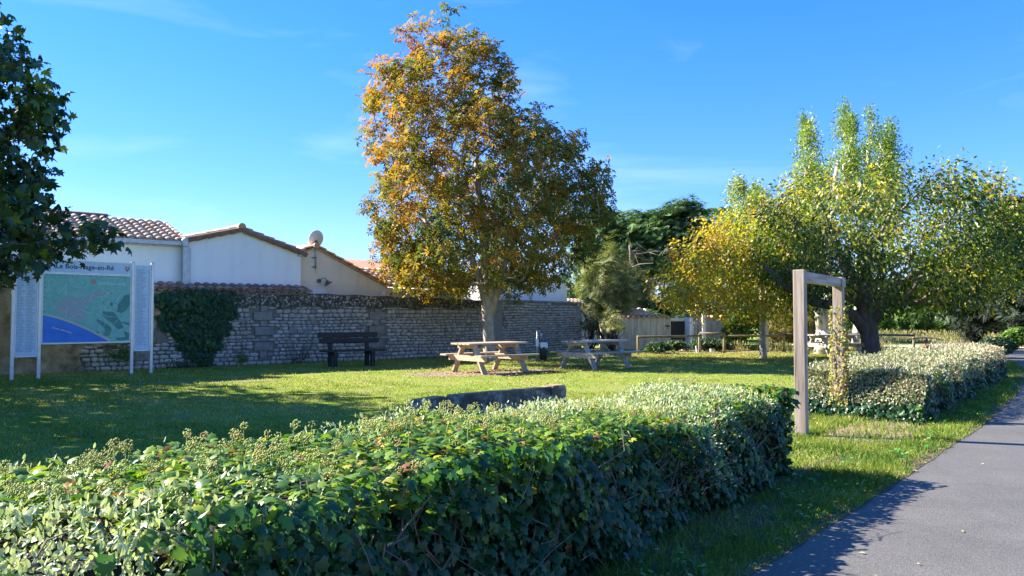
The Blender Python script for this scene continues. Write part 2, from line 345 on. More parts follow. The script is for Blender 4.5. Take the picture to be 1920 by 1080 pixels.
# ------------------------------------------------------------ frames
D = np.array([.611, .792]); D /= np.linalg.norm(D); Nn = np.array([D[1], -D[0]])      # along the road / towards the road
def HD(s, n, z=0.0):
    p = s * D + n * Nn; return np.array([p[0], p[1], z])
A = np.array([.7809, .6247]); B = np.array([-.6247, .7809])                            # along the stone wall / behind it
P0 = np.array([-12.6, 18.92])
def W(s, t, z=0.0):
    p = P0 + s * A + t * B; return np.array([p[0], p[1], z])
WRZ = math.atan2(A[1], A[0])
def s_at(xpix, t):
    u = (xpix - 960) / FPX; o = P0 + t * B
    return (u * o[1] - o[0]) / (A[0] - u * A[1])
CORN = W(s_at(920, 0), 0)[:2]
END2 = np.array([3.05, 34.0]); A2 = (END2 - CORN) / np.linalg.norm(END2 - CORN); B2 = np.array([-A2[1], A2[0]]); L2 = np.linalg.norm(END2 - CORN)
def W2(s, t, z=0.0):
    p = CORN + s * A2 + t * B2; return np.array([p[0], p[1], z])

# ------------------------------------------------------------ ground, road, paths
def sheet(name, poly, z, mat, kind='structure'):
    V = [(p[0], p[1], z) for p in poly]
    me = bpy.data.meshes.new(name); me.from_pydata([tuple(map(float, v)) for v in V], [], [list(range(len(V)))])
    if me.polygons[0].normal.z < 0: me.flip_normals()
    me.materials.append(mat); o = link(name, me); tag(o, kind=kind); return o
sheet('ground', [(-500, -60), (600, -60), (600, 900), (-500, 900)], 0, M['ground'])
roadL = [(-30, -1.85), (-4, -1.8), (3.5, -1.66), (7.8, -1.50), (12.3, -1.36), (17.5, -1.4), (24, -1.75), (29, -2.4), (36, -4.0), (44, -7), (56, -13)]
def wob(s): return .02 * math.sin(s * 5.1) + .016 * math.sin(s * 13.7 + 1) + .01 * math.sin(s * 31)
ss = np.linspace(-30, 56, 520)
nl = np.interp(ss, [a[0] for a in roadL], [a[1] for a in roadL])
left = [HD(a, b + wob(a)) for a, b in zip(ss, nl)]
right = [HD(a, b + 4.3) for a, b in zip(ss, nl)]
V = np.array([[*p[:2], .006] for p in left] + [[*p[:2], .006] for p in right]); k = len(ss)
F = np.array([[i, k + i, k + i + 1, i + 1] for i in range(k - 1)])
tag(link('road', mesh_np('road', V, F, M['asphalt'])), kind='structure')
def blob(cx, cy, rx, ry, n=46, rz=0, jag=.16, seed=1):
    r = np.random.default_rng(seed); ph = r.uniform(0, 6.28, 5); out = []
    for i in range(n):
        a = 2 * math.pi * i / n; q = 1 + jag * (math.sin(3 * a + ph[0]) * .5 + math.sin(5 * a + ph[1]) * .4 + math.sin(11 * a + ph[2]) * .3 + math.sin(17 * a + ph[3]) * .25)
        x, y = rx * q * math.cos(a), ry * q * math.sin(a)
        out.append((cx + x * math.cos(rz) - y * math.sin(rz), cy + x * math.sin(rz) + y * math.cos(rz)))
    return out
sheet('dirt_patch', blob(-.75, 19.7, 2.0, .95, rz=.5, seed=3), .004, M['soil'])
sheet('dirt_patch', blob(-6.6, 17.0, 1.6, .30, rz=.35, seed=5), .004, M['soil'])
hp = math.atan2(D[1], D[0])
def hblob(s, n, rs, rn, seed, mat, z=.004, jag=.16): 
    c = HD(s, n); sheet('dirt_patch', blob(c[0], c[1], rs, rn, rz=hp, seed=seed, jag=jag), z, mat)
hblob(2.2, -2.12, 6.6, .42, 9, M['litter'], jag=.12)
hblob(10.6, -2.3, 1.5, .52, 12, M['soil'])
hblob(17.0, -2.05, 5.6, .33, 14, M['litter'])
sheet('dirt_patch', [(4.4, 29.7), (7.4, 30.2), (11.5, 30.7), (16, 31.5), (16, 33.0), (11, 32.4), (7.2, 32.2)], .004, M['soil'])
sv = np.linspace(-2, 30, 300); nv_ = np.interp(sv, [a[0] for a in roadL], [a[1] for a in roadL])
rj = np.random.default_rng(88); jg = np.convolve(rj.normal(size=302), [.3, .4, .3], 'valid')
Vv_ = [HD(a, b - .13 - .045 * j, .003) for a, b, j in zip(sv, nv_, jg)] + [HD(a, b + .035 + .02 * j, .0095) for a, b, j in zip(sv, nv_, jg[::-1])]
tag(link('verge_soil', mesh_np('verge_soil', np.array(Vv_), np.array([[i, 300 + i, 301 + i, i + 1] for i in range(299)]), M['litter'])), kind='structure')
# sandy track crossing behind the hedge, and the clearing path
sheet('path', [(13.5, 37), (22, 34.8), (27, 35.6), (33, 39), (33.5, 47), (30.2, 47.5), (27.5, 40.2), (22, 37.3), (14, 39.3)], .008, M['sand'])
sheet('path', [(30.2, 47.2), (33.6, 46.8), (39, 55), (46, 58), (45, 60.5), (35, 57.5)], .012, M['sand'])

# ------------------------------------------------------------ leaf clouds
def frames(nrm, tipd, roll=None):
    """orthonormal frames: z=normal, y=tip direction"""
    z = nrm / np.linalg.norm(nrm, axis=1, keepdims=True)
    y = tipd - (tipd * z).sum(1, keepdims=True) * z
    y /= np.maximum(1e-6, np.linalg.norm(y, axis=1, keepdims=True))
    x = np.cross(y, z)
    return np.stack([x, y, z], 2)
def cloud_arrays(P, Fr, sc, TV, TF, tint, jit=0.0):
    n, k = len(P), len(TV)
    V = np.einsum('nij,kj->nki', Fr, TV) * np.asarray(sc)[:, None, None] + P[:, None, :]
    F = (TF[None] + (np.arange(n) * k)[:, None, None]).reshape(-1, TF.shape[1])
    return V.reshape(-1, 3), F, np.repeat(tint, len(TF))
def leaf_cloud(name, P, Fr, sc, T, tint, mat, parent=None, kind='stuff', inst=0, inst_name='leaf', near=None):
    """one mesh of leaves; the `inst` leaves nearest to the camera become objects of their own"""
    TV, TF = T; tint = np.clip(tint, 0, 1)
    base = np.array(parent.location) if parent is not None else np.zeros(3)
    ball = np.linalg.norm(P - np.array([0, 0, EYE]), axis=1)
    if inst:
        ok = np.ones(len(P), bool) if near is None else near
        order = np.argsort(np.where(ok, ball, 1e9) / np.maximum(sc, 1e-6))
        pick = order[:inst]; rest = np.ones(len(P), bool); rest[pick] = False
        lv = [mesh_np(inst_name, TV, TF, mat, np.full(len(TF), t)) for t in np.linspace(.03, .97, 14)]
        for i in pick:
            o = bpy.data.objects.new(inst_name, lv[int(np.clip(tint[i] * 14, 0, 13))]); col.objects.link(o)
            mw = Matrix([[*(Fr[i][r] * sc[i]), P[i][r] - base[r]] for r in range(3)] + [[0, 0, 0, 1]])
            o.parent = parent; o.matrix_local = mw
        P, Fr, sc, tint = P[rest], Fr[rest], np.asarray(sc)[rest], tint[rest]
    V, F, t = cloud_arrays(P - base, Fr, sc, TV, TF, tint)
    o = link(name, mesh_np(name, V, F, mat, t), parent)
    if kind: o['kind'] = kind
    return o
def fan(outline, zc=0.0, cy=.4):
    V = np.array([(0, cy, zc)] + outline, float); n = len(outline)
    return V, np.array([[0, 1 + i, 1 + (i + 1) % n] for i in range(n)])
# leaf templates (unit length along +y, z is the upper side)
T_ivy = fan([(0, 0, 0), (.30, -.08, -.05), (.50, .22, -.10), (.30, .38, -.02), (.34, .66, -.09), (.12, .68, -.02), (0, 1.0, -.12), (-.12, .68, -.02), (-.34, .66, -.09), (-.30, .38, -.02), (-.50, .22, -.10), (-.30, -.08, -.05)], .06, .34)
T_oval = (np.array([(0, 0, 0), (.2, .3, .05), (.17, .7, .03), (0, 1, -.06), (-.17, .7, .03), (-.2, .3, .05), (0, .5, -.02)]), np.array([[0, 1, 6], [1, 2, 6], [2, 3, 6], [3, 4, 6], [4, 5, 6], [5, 0, 6]]))
T_oval2 = (np.array([(0, 0, 0), (.24, .5, .06), (0, 1, -.05), (-.24, .5, .06)]), np.array([[0, 1, 2], [0, 2, 3]]))
T_long = (np.array([(0, 0, 0), (.12, .45, .05), (0, 1, -.2), (-.12, .45, .05)]), np.array([[0, 1, 2], [0, 2, 3]]))
T_lobed = fan([(0, 0, 0), (.22, -.02, -.03), (.50, .20, -.14), (.28, .36, 0), (.52, .62, -.16), (.20, .60, 0), (0, 1.05, -.2), (-.20, .60, 0), (-.52, .62, -.16), (-.28, .36, 0), (-.50, .20, -.14), (-.22, -.02, -.03)], .04, .36)
def comp_leaf(n=6, spread=230):
    V = []; F = []
    for i in range(n):
        a = R(-spread / 2 + spread * i / (n - 1)); L = 1 - .28 * abs(i - (n - 1) / 2) / ((n - 1) / 2)
        d = np.array([math.sin(a), math.cos(a)]); q = np.array([d[1], -d[0]]); b = len(V)
        for (l, wd, z) in ((.06, 0, .02), (.62 * L, .13, .03), (L, 0, -.24), (.62 * L, -.13, .03)):
            V.append((*(d * l + q * wd), z))
        F += [[b, b + 1, b + 2], [b, b + 2, b + 3]]
    return np.array(V), np.array(F)
T_comp = comp_leaf()
def spray(n=7, wid=.05, spread=100, sag=-.1):
    V = []; F = []
    for i in range(n):
        a = R(-spread / 2 + spread * i / (n - 1)); L = 1 - .35 * abs(i - (n - 1) / 2) / ((n - 1) / 2)
        d = np.array([math.sin(a), math.cos(a)]); q = np.array([d[1], -d[0]]); b = len(V)
        V += [(*(q * wid), 0), (*(-q * wid), 0), (*(d * L), sag * (i % 3))]
        F.append([b, b + 1, b + 2])
    return np.array(V), np.array(F)
T_spray = spray(9, .07, 130, -.1)
T_feather = spray(7, .022, 70, -.12)
T_tuft = (np.array([(-.06, 0, 0), (.06, 0, 0), (.0, .55, .12), (.02, 1, .0), (-.02, 1, 0)]), np.array([[0, 1, 2], [2, 4, 3]]))

def unit(n, r=rng):
    v = r.normal(size=(n, 3)); return v / np.linalg.norm(v, axis=1, keepdims=True)
def lnoise(P, f, seed=0):
    """cheap smooth noise in about -1..1"""
    r = np.random.default_rng(seed); o = np.zeros(len(P))
    for i in range(5):
        k = r.normal(size=3) * f * (1 + .5 * i); o += np.sin(P @ k + r.uniform(0, 6.28)) / (1 + .4 * i)
    return o / 2.3

# ------------------------------------------------------------ trees
def skeleton(r, trunk, pts, step=.5, lift=.12, alpha=.22):
    pos = [np.array(p, float) for p in trunk]; par = [-1] + list(range(len(trunk) - 1))
    plen = [0.0]
    for i in range(1, len(pos)): plen.append(plen[-1] + np.linalg.norm(pos[i] - pos[i - 1]))
    nt_ = len(trunk); first = max(1, int(nt_ * .45))
    top = pos[-1]; d0 = np.linalg.norm(pts - pos[first], axis=1)
    tips = []
    for idx in np.argsort(d0):
        p = pts[idx]; Pn = np.array(pos[first:]); L = np.array(plen[first:])
        d = np.linalg.norm(Pn - p, axis=1)
        cost = d + alpha * L + .5 * np.maximum(0, Pn[:, 2] - p[2])
        j = int(np.argmin(cost)) + first; a = pos[j]; dist = np.linalg.norm(p - a); k = max(1, int(math.ceil(dist / step))); last = j
        for q in range(1, k + 1):
            t = q / k; c = a + (p - a) * t + np.array([0, 0, 1]) * lift * dist * math.sin(math.pi * t) * .6
            if q < k: c = c + r.normal(size=3) * step * .09
            pos.append(c); par.append(last); plen.append(plen[last] + dist / k); last = len(pos) - 1
        tips.append(last)
    return np.array(pos), np.array(par), tips, nt_
def tree(name, label, base, trunk, env, npts, r0, clump, nleaf, T, lsize, mleaf, mbark, tintf, seed=1, group=None, inst=0, shell=.55, flat=1.0, up=.6, droop=.4, step=.5, cat='tree', rtip=.006, kz=6, alpha=.22, lift=.12, tsides=10, depthf=1.0, near=None, bare=0.0, spires=0, mlimb=None, notch=None):
    """env: rows (z, xl, xr) relative to the base; sections are ellipses across x and y"""
    r = np.random.default_rng(seed); base = np.array(base, float)
    root = empty(name, base); tag(root, label, cat, group)
    env = np.array(env, float); wgt = (env[:, 2] - env[:, 1]) ** 1.4
    zz = np.linspace(env[0, 0], env[-1, 0], 200); wi = np.interp(zz, env[:, 0], wgt); cdf = np.cumsum(wi) / wi.sum()
    z = np.interp(r.uniform(0, 1, npts), cdf, zz)
    xl = np.interp(z, env[:, 0], env[:, 1]); xr = np.interp(z, env[:, 0], env[:, 2])
    rad = np.maximum(r.uniform(0, 1, npts) ** .5, r.uniform(0, 1, npts) ** .5 * (r.uniform(0, 1, npts) < shell)); a = r.uniform(0, 2 * math.pi, npts)
    hw = (xr - xl) / 2
    pts = np.stack([(xl + xr) / 2 + rad * np.cos(a) * hw, rad * np.sin(a) * hw * depthf, z], 1)
    if notch: pts = pts[lnoise(pts, notch[0], seed + 5) < notch[1]]
    tk = np.array(trunk, float)
    if spires:
        zb_, zt_ = env[0, 0], env[-1, 0]; P_ = []
        for q in range(spires):
            f_ = (q + .5) / spires * 2 - 1; a_ = q * 2.4
            zmax = max(zz_ for zz_ in np.linspace(zb_, zt_, 60) if np.interp(zz_, env[:, 0], env[:, 1]) <= f_ * 1.1 * abs(env[:, 1:]).max() <= np.interp(zz_, env[:, 0], env[:, 2]) or zz_ < zb_ + (zt_ - zb_) * .45)
            m_ = npts // spires; zz2 = zb_ + (zmax - zb_) * r.uniform(0, 1, m_); w_ = .62 * np.clip((zmax + .25 - zz2) / (zmax - zb_) * 2.2, .12, 1)
            bx = f_ * 1.1 * abs(env[:, 1:]).max(); by = .55 * math.sin(a_) * abs(env[:, 1:]).max()
            P_.append(np.stack([bx + r.normal(size=m_) * w_ * .6, by + r.normal(size=m_) * w_ * .6, zz2], 1))
        pts = np.concatenate(P_)
    pos, par, tips, ntk = skeleton(r, tk, pts, step, lift, alpha)
    cnt = np.zeros(len(pos))
    for t in tips: cnt[t] = 1
    for i in range(len(pos) - 1, 0, -1): cnt[par[i]] += cnt[i]
    ex = math.log(r0 / rtip) / math.log(max(2, cnt[0])); rad_ = rtip * np.maximum(1, cnt) ** ex
    # trunk
    tb = MB(); tp = [tk[0] - [0, 0, .1]] + list(tk); rr = [rad_[0] * 1.45] + [rad_[0] * 1.3] + [max(rad_[i], r0 * (1 - .55 * i / ntk)) * .98 for i in range(1, ntk)]
    tb.tube(tp, rr, tsides)
    tb.build('trunk', mbark, root, smooth=True)
    # limbs
    idx = np.arange(ntk, len(pos)); n = 5; ang = np.arange(n) * 2 * math.pi / n
    p1 = pos[idx]; p0 = pos[par[idx]]; r1 = rad_[idx]; rp_ = np.minimum(rad_[par[idx]], r1 * 1.35)
    d = p1 - p0; d /= np.maximum(1e-6, np.linalg.norm(d, axis=1, keepdims=True))
    ref = np.where(np.abs(d[:, 2:3]) < .9, np.array([[0, 0, 1.0]]), np.array([[1.0, 0, 0]]))
    u = np.cross(d, ref); u /= np.linalg.norm(u, axis=1, keepdims=True); v = np.cross(d, u)
    ring = np.cos(ang)[None, :, None] * u[:, None] + np.sin(ang)[None, :, None] * v[:, None]
    V = np.concatenate([p0[:, None] + ring * rp_[:, None, None], p1[:, None] + ring * r1[:, None, None]], 1).reshape(-1, 3)
    q = np.array([[i, (i + 1) % n, n + (i + 1) % n, n + i] for i in range(n)])
    F = (q[None] + (np.arange(len(idx)) * 2 * n)[:, None, None]).reshape(-1, 4)
    link('branchwork', mesh_np('branchwork', V, F, mlimb or mbark, smooth=True), root)['kind'] = 'stuff'
    # leaves
    tp_ = pos[tips]
    if bare: tp_ = tp_[r.uniform(0, 1, len(tp_)) > bare * (tp_[:, 2] > np.percentile(tp_[:, 2], 62)) * (np.abs(tp_[:, 0] + .6) < 2.3)]
    nl_ = int(len(tp_) * nleaf); ci = r.integers(0, len(tp_), nl_)
    off = unit(nl_, r) * (r.uniform(0, 1, nl_) ** .45)[:, None] * clump * r.uniform(.7, 1.3, nl_)[:, None]; off[:, 2] *= flat
    P = tp_[ci] + off
    cen = np.array([0, 0, tk[-1][2]]); outw = P - cen; outw /= np.linalg.norm(outw, axis=1, keepdims=True)
    nrm = np.array([0, 0, up]) + outw * .5 + unit(nl_, r) * .75
    tipd = outw * .7 + off / clump * .5 + unit(nl_, r) * .6 - np.array([0, 0, droop])
    tint = tintf(P, r, ci)
    Pw = P + base
    leaf_cloud('crown', Pw, frames(nrm, tipd), lsize * r.uniform(.65, 1.25, nl_), T, tint, mleaf, root, inst=inst, near=None if near is None else near(Pw))
    return root
def trunkline(h, r, lean=(0, 0), n=6, wig=.04):
    return [np.array([lean[0] * (i / (n - 1)) ** 1.4 + (r.normal() * wig if i else 0), lean[1] * (i / (n - 1)) ** 1.4 + (r.normal() * wig if i else 0), h * i / (n - 1)]) for i in range(n)]
def env_px(rows, cx, Y, half=1.0):
    """rows (y, xl, xr) in photo pixels at distance Y, from bottom to top"""
    b = (cx - 960) / FPX * Y
    return [(EYE + (592 - y) / FPX * Y, (xl - 960) / FPX * Y - b, (xr - 960) / FPX * Y - b) for y, xl, xr in rows]

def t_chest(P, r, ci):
    g = lnoise(P, .9, 3); side = -P[:, 0] * .055 + (P[:, 2] - 5) * .028  # autumn colour, with sunlight on left and top partly painted in
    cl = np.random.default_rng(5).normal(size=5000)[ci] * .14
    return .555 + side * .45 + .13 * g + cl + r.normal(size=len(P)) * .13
CH_Y = 25.3
env = env_px([(552, 800, 850), (540, 755, 990), (520, 715, 1090), (498, 690, 1120), (460, 685, 1138), (420, 688, 1150), (380, 690, 1150), (340, 700, 1150), (300, 690, 1115), (260, 675, 1070), (220, 690, 1015), (170, 692, 985), (130, 712, 960), (90, 735, 925), (55, 765, 882), (25, 790, 850)], 918, CH_Y)
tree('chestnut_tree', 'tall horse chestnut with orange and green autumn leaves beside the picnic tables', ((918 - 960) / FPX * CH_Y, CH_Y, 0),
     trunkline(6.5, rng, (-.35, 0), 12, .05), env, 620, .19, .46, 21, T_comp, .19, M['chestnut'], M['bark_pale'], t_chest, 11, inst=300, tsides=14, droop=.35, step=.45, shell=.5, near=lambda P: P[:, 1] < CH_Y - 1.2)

def t_dark(P, r, ci): return .40 + .15 * lnoise(P, .8, 2) + .22 * (P[:, 2] > 4.3) * (P[:, 0] > 3.5) + r.normal(size=len(P)) * .16
LT = (-11.6, 12.0, 0)
envL = env_px([(490, -560, -20), (468, -560, 70), (452, -560, 150), (432, -560, 195), (415, -560, 170), (398, -560, 60), (320, -560, 38), (280, -560, 62), (240, -560, 28), (190, -560, 60), (150, -560, 55), (100, -560, 25), (60, -540, 5), (20, -520, -45), (-60, -480, -60), (-120, -420, -130)], -441, 12.0)
tree('broad_tree', 'dark leafy tree whose low branches hang in from the left edge over the map board', LT,
     trunkline(5.2, rng, (.2, .1), 9), envL, 620, .22, .32, 22, T_lobed, .165, M['darkleaf'], M['bark_dark'], t_dark, 21, inst=300, droop=.9, up=.3, step=.4, shell=.5,
     near=lambda P: (P[:, 0] > -8.3 * P[:, 1] / 12) & (P[:, 1] < 12.8))
envL2 = [(2.2, -1.5, 1.2), (3.2, -3.0, 2.7), (5, -3.4, 3.0), (7, -2.6, 2.3), (8.2, -1.2, 1.0)]
tree('broad_tree', 'leafy tree out of frame at the left whose shade falls on the lawn', (-14.6, 15.6, 0),
     trunkline(5.2, rng, (.2, .1), 9), envL2, 240, .22, .6, 16, T_lobed, .26, M['darkleaf'], M['bark_dark'], t_dark, 22, droop=.9, up=.3)

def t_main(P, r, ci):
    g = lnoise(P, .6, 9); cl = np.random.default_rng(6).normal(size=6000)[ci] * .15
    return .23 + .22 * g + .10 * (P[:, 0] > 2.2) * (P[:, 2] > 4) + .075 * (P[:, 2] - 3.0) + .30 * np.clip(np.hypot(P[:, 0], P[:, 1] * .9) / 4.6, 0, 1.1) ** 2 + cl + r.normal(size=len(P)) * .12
MY = 23.5
envM = env_px([(572, 1760, 1800), (556, 1480, 1860), (530, 1450, 1905), (500, 1440, 1925), (460, 1420, 1925), (420, 1415, 1905), (380, 1420, 1870), (350, 1450, 1850), (330, 1520, 1790), (312, 1600, 1720)], 1628, MY)
mb = ((1628 - 960) / FPX * MY, MY, 0)
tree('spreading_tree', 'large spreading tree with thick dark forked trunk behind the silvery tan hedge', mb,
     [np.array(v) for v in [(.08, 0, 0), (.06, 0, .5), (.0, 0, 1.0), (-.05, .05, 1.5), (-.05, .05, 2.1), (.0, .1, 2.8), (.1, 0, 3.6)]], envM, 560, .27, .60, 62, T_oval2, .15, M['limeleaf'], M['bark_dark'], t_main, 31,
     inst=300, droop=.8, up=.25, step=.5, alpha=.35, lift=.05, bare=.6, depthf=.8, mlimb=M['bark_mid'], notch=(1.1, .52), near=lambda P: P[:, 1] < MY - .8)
def t_yel(P, r, ci):
    cl = np.random.default_rng(8).normal(size=6000)[ci] * .08
    return .64 - .045 * P[:, 0] + .08 * lnoise(P, .7, 4) + cl + r.normal(size=len(P)) * .11
YY = 26.5
envY = env_px([(600, 1440, 1500), (575, 1245, 1520), (550, 1215, 1530), (520, 1225, 1530), (490, 1245, 1530), (460, 1265, 1530), (430, 1310, 1520), (400, 1370, 1500), (385, 1400, 1480)], 1430, YY)
tree('spreading_tree', 'lower tree with bright yellow and lime leaves hanging above the beige enclosure', ((1430 - 960) / FPX * YY, YY, 0),
     trunkline(3.4, rng, (-.1, 0), 7), envY, 330, .11, .50, 40, T_oval2, .155, M['limeleaf'], M['bark_pale'], t_yel, 33, inst=300, droop=.9, up=.25, step=.45, alpha=.3, depthf=.7,
     near=lambda P: P[:, 1] < YY - .5)
def t_pop(P, r, ci): return .5 + .2 * lnoise(P, .8, 1) + r.normal(size=len(P)) * .2
PY = 32.5
for (cx, rows, sd, lab) in [
    (1595, [(440, 1480, 1700), (380, 1455, 1705), (330, 1465, 1700), (290, 1470, 1700), (250, 1490, 1650), (220, 1510, 1600), (195, 1515, 1535)], 41, 'shorter pale green poplar just left of the tallest poplar spire'),
    (1650, [(400, 1590, 1720), (340, 1600, 1715), (300, 1590, 1705), (260, 1595, 1705), (225, 1605, 1700), (200, 1605, 1665), (165, 1625, 1642)], 42, 'tallest upright pale green poplar rising behind the spreading tree')]:
    b = (cx - 960) / FPX * PY
    tree('poplar_tree', lab, (b - (1.2 if sd == 41 else .5), PY + (0 if sd == 41 else 1.2), 0), trunkline(9.0 if sd == 42 else 8.0, rng, (.8, 0), 9, .08), env_px(rows, cx - (53 if sd == 41 else 22), PY), 560, .17, .27, 34, T_oval2, .125, M['poplar'], M['bark_grey'], t_pop, sd,
         group='pale poplars behind the spreading tree', flat=1.6, up=.2, lift=.5, alpha=.05, step=.5, spires=7)

def t_cyp(P, r, ci):
    cl = np.random.default_rng(9).normal(size=9000)[ci] * .15
    return .42 + .15 * lnoise(P, .4, 4) + cl + .15 * (r.normal(size=len(P)))
def cyp(cx, Y, rows, seed, lab, npts=340, mat='cypress', lean=0, lsize=.5, group='dark conifers behind the park'):
    b = (cx - 960) / FPX * Y
    tree('cypress_tree', lab, (b, Y, 0), trunkline(6, rng, (lean, 0), 8, .1), env_px(rows, cx, Y), int(npts * .62), .35, .95, 44, T_spray, lsize, M[mat], M['bark_red'], t_cyp, seed, group=group, flat=.30, up=1.2, droop=-.1, step=.8, shell=.7, depthf=.6, lift=.05, alpha=.15)
cyp(1150, 47, [(540, 1100, 1210), (470, 1085, 1230), (430, 1090, 1225), (400, 1110, 1210)], 51, 'light green conifer just right of the chestnut crown', 260)
cyp(1215, 46, [(520, 1160, 1270), (470, 1150, 1275), (430, 1165, 1265), (400, 1185, 1250)], 60, 'mid green cypress between the chestnut crown and the highest conifer', 240)
cyp(1280, 45, [(500, 1230, 1330), (450, 1225, 1335), (415, 1235, 1325), (392, 1245, 1300), (376, 1262, 1288)], 52, 'highest dark green cypress between the chestnut and the yellow tree', 240)
cyp(1345, 62, [(530, 1290, 1480), (470, 1290, 1450), (430, 1305, 1420), (405, 1320, 1390), (392, 1330, 1370)], 53, 'dark cypress showing above the left part of the yellow tree', 260)
cyp(1440, 78, [(520, 1370, 1560), (450, 1380, 1560), (400, 1385, 1540), (370, 1410, 1500)], 54, 'dark cypress behind the bare twigs of the spreading tree', 260)
cyp(1870, 42, [(640, 1835, 1990), (600, 1800, 2010), (550, 1790, 2020), (500, 1805, 2010), (450, 1830, 2000), (410, 1860, 1980), (375, 1875, 1940)], 55, 'nearly black cypress at the right edge of the photo', 460, 'cypress_dark', lsize=.55)
cyp(1975, 36, [(620, 1915, 2110), (560, 1890, 2120), (500, 1900, 2110), (440, 1920, 2090), (390, 1950, 2060)], 56, 'dark cypress cut by the right frame edge beside the road', 360, 'cypress_dark', lsize=.55)
cyp(1790, 72, [(610, 1720, 1880), (570, 1700, 1880), (530, 1710, 1870), (490, 1740, 1860)], 57, 'dark low cypress beyond the clearing left of the black one', 300, 'cypress_dark', lsize=.6)
cyp(1680, 84, [(600, 1590, 1770), (560, 1580, 1770), (520, 1600, 1760)], 58, 'dark conifer beyond the clearing seen right of the forked trunk', 280, 'cypress_dark', lsize=.7)
cyp(1545, 84, [(610, 1460, 1640), (560, 1450, 1640), (520, 1470, 1640)], 59, 'dark conifer beyond the fence seen through the wooden portal', 280, 'cypress_dark', lsize=.7)

# dead conifer trunk with bare pale branches
def dead_tree():
    b = px(1184, 640, 43); root = empty('dead_tree', (b[0], 43, 0)); tag(root, 'dead reddish conifer trunk with bare grey branches beside the chestnut', 'tree')
    m = MB(); m.tube([(0, 0, 0), (.1, 0, 2), (-.05, 0, 3.6), (.0, 0, 4.6), (-.1, 0, 5.4)], [.28, .22, .17, .11, .04], 9); m.build('trunk', M['bark_red'], root, smooth=True)
    r = np.random.default_rng(3)
    for k in range(15):
        z = r.uniform(1.4, 5.2); a = r.uniform(-1.2, 1.2) + (math.pi if r.uniform() < .25 else 0); L = r.uniform(1.2, 3.6); d = np.array([math.cos(a), math.sin(a) * .6, r.uniform(-.15, .35)])
        m = MB(); p = [np.array([0, 0, z])]
        for q in range(5): p.append(p[-1] + d * L / 5 + r.normal(size=3) * .10)
        m.tube(p, [.055, .045, .035, .027, .018, .008], 5)
        for e in range(4):
            s0 = p[1 + e]; m.tube([s0, s0 + d * .4 + r.normal(size=3) * .35, s0 + d * .7 + r.normal(size=3) * .6], [.022, .014, .006], 4)
        m.build('branch', M['bark_mid'], root, smooth=True)
dead_tree()

# shrubs built as stems + leaves
def shrub(name, label, x, y, rx, ry, h, T, size, n, mat, tf, seed, stems=7, group=None, spread=.5, up=.4, droop=-.3, z0=.0, cat='bush', inst=0, bark='twig', dens_shell=.55, sr=.018, lumpy=.22):
    r = np.random.default_rng(seed); root = empty(name, (x, y, 0)); tag(root, label, cat, group)
    m = MB()
    for k in range(stems):
        a = r.uniform(0, 6.28); q = r.uniform(.2, .8); ex = np.array([math.cos(a) * rx * q, math.sin(a) * ry * q, h * r.uniform(.6, .9)])
        s0 = np.array([math.cos(a) * rx * .15, math.sin(a) * ry * .15, 0]); md = s0 * .5 + ex * .45 + r.normal(size=3) * .08 * h
        m.tube([s0, md, ex], [sr, sr * .7, sr * .3], 5)
        for e in range(3):
            m.tube([md + (ex - md) * .3 * e, md + (ex - md) * (.3 * e + .3) + r.normal(size=3) * .15 * h], [sr * .45, sr * .15], 4)
    m.build('stem', M[bark], root, smooth=True)
    d = unit(n, r); rad = np.maximum(r.uniform(0, 1, n), (r.uniform(0, 1, n) < dens_shell) * r.uniform(.75, 1, n)) ** .5
    d[:, 2] = np.abs(d[:, 2]) * np.where(r.uniform(0, 1, n) < .25, -.6, 1)
    lump = 1 + lumpy * lnoise(d * 2.0, 1.6, seed)
    P = d * (rad * lump)[:, None] * np.array([rx, ry, h * .52]); P[:, 2] += h * .5; P[:, 2] = np.maximum(P[:, 2], z0 + .03)
    nrm = d * .7 + unit(n, r) * .7 + [0, 0, up]; tip = d * spread + unit(n, r) * .5 - np.array([0, 0, droop])
    leaf_cloud('foliage', P + [x, y, 0], frames(nrm, tip), size * r.uniform(.6, 1.3, n), T, tf(P, r), M[mat], root, inst=inst)
    return root
tn = lambda a, b=.2: (lambda P, r: a + b * r.normal(size=len(P)) + .15 * lnoise(P, 1.2, 5))
for i, (xp, yb, Y, wpx, hpx, lab) in enumerate([(1140, 640, 34.5, 92, 165, 'feathery olive grey tamarisk behind the end of the stone wall'),
                                             (1182, 640, 38, 70, 130, 'feathery tamarisk standing behind the white house corner, right hand one')]):
    c = px(xp, yb, Y); rx = wpx / 2 / FPX * Y; h = EYE + (592 - (640 - hpx)) / FPX * Y
    shrub('tamarisk_tree', lab, c[0], Y, rx, rx * .8, h, T_feather, .50, 3000, 'tamarisk', tn(.36, .25), 61 + i, 12, spread=.9, droop=-.7, bark='bark_dark', cat='tree', sr=.07, z0=1.2, dens_shell=.3, lumpy=.45)
for i, (xp, Y, w_, top, lab, tv) in enumerate([(1108, 31.5, 34, 575, 'bare stemmed tamarisk bush at the right end of the stone wall', .1), (1148, 31.0, 46, 585, 'tamarisk bush with a lit yellowish top in front of the beige enclosure', .7)]):
    c = px(xp, 640, Y); rx = w_ / 2 / FPX * Y; h = EYE + (592 - top) / FPX * Y
    shrub('tamarisk_bush', lab, c[0], Y, rx, rx * .8, h, T_feather, .26, 420, 'tamarisk', tn(tv), 66 + i, 16, spread=.9, droop=-.5, bark='bark_dark', z0=.9, sr=.035, dens_shell=.2)

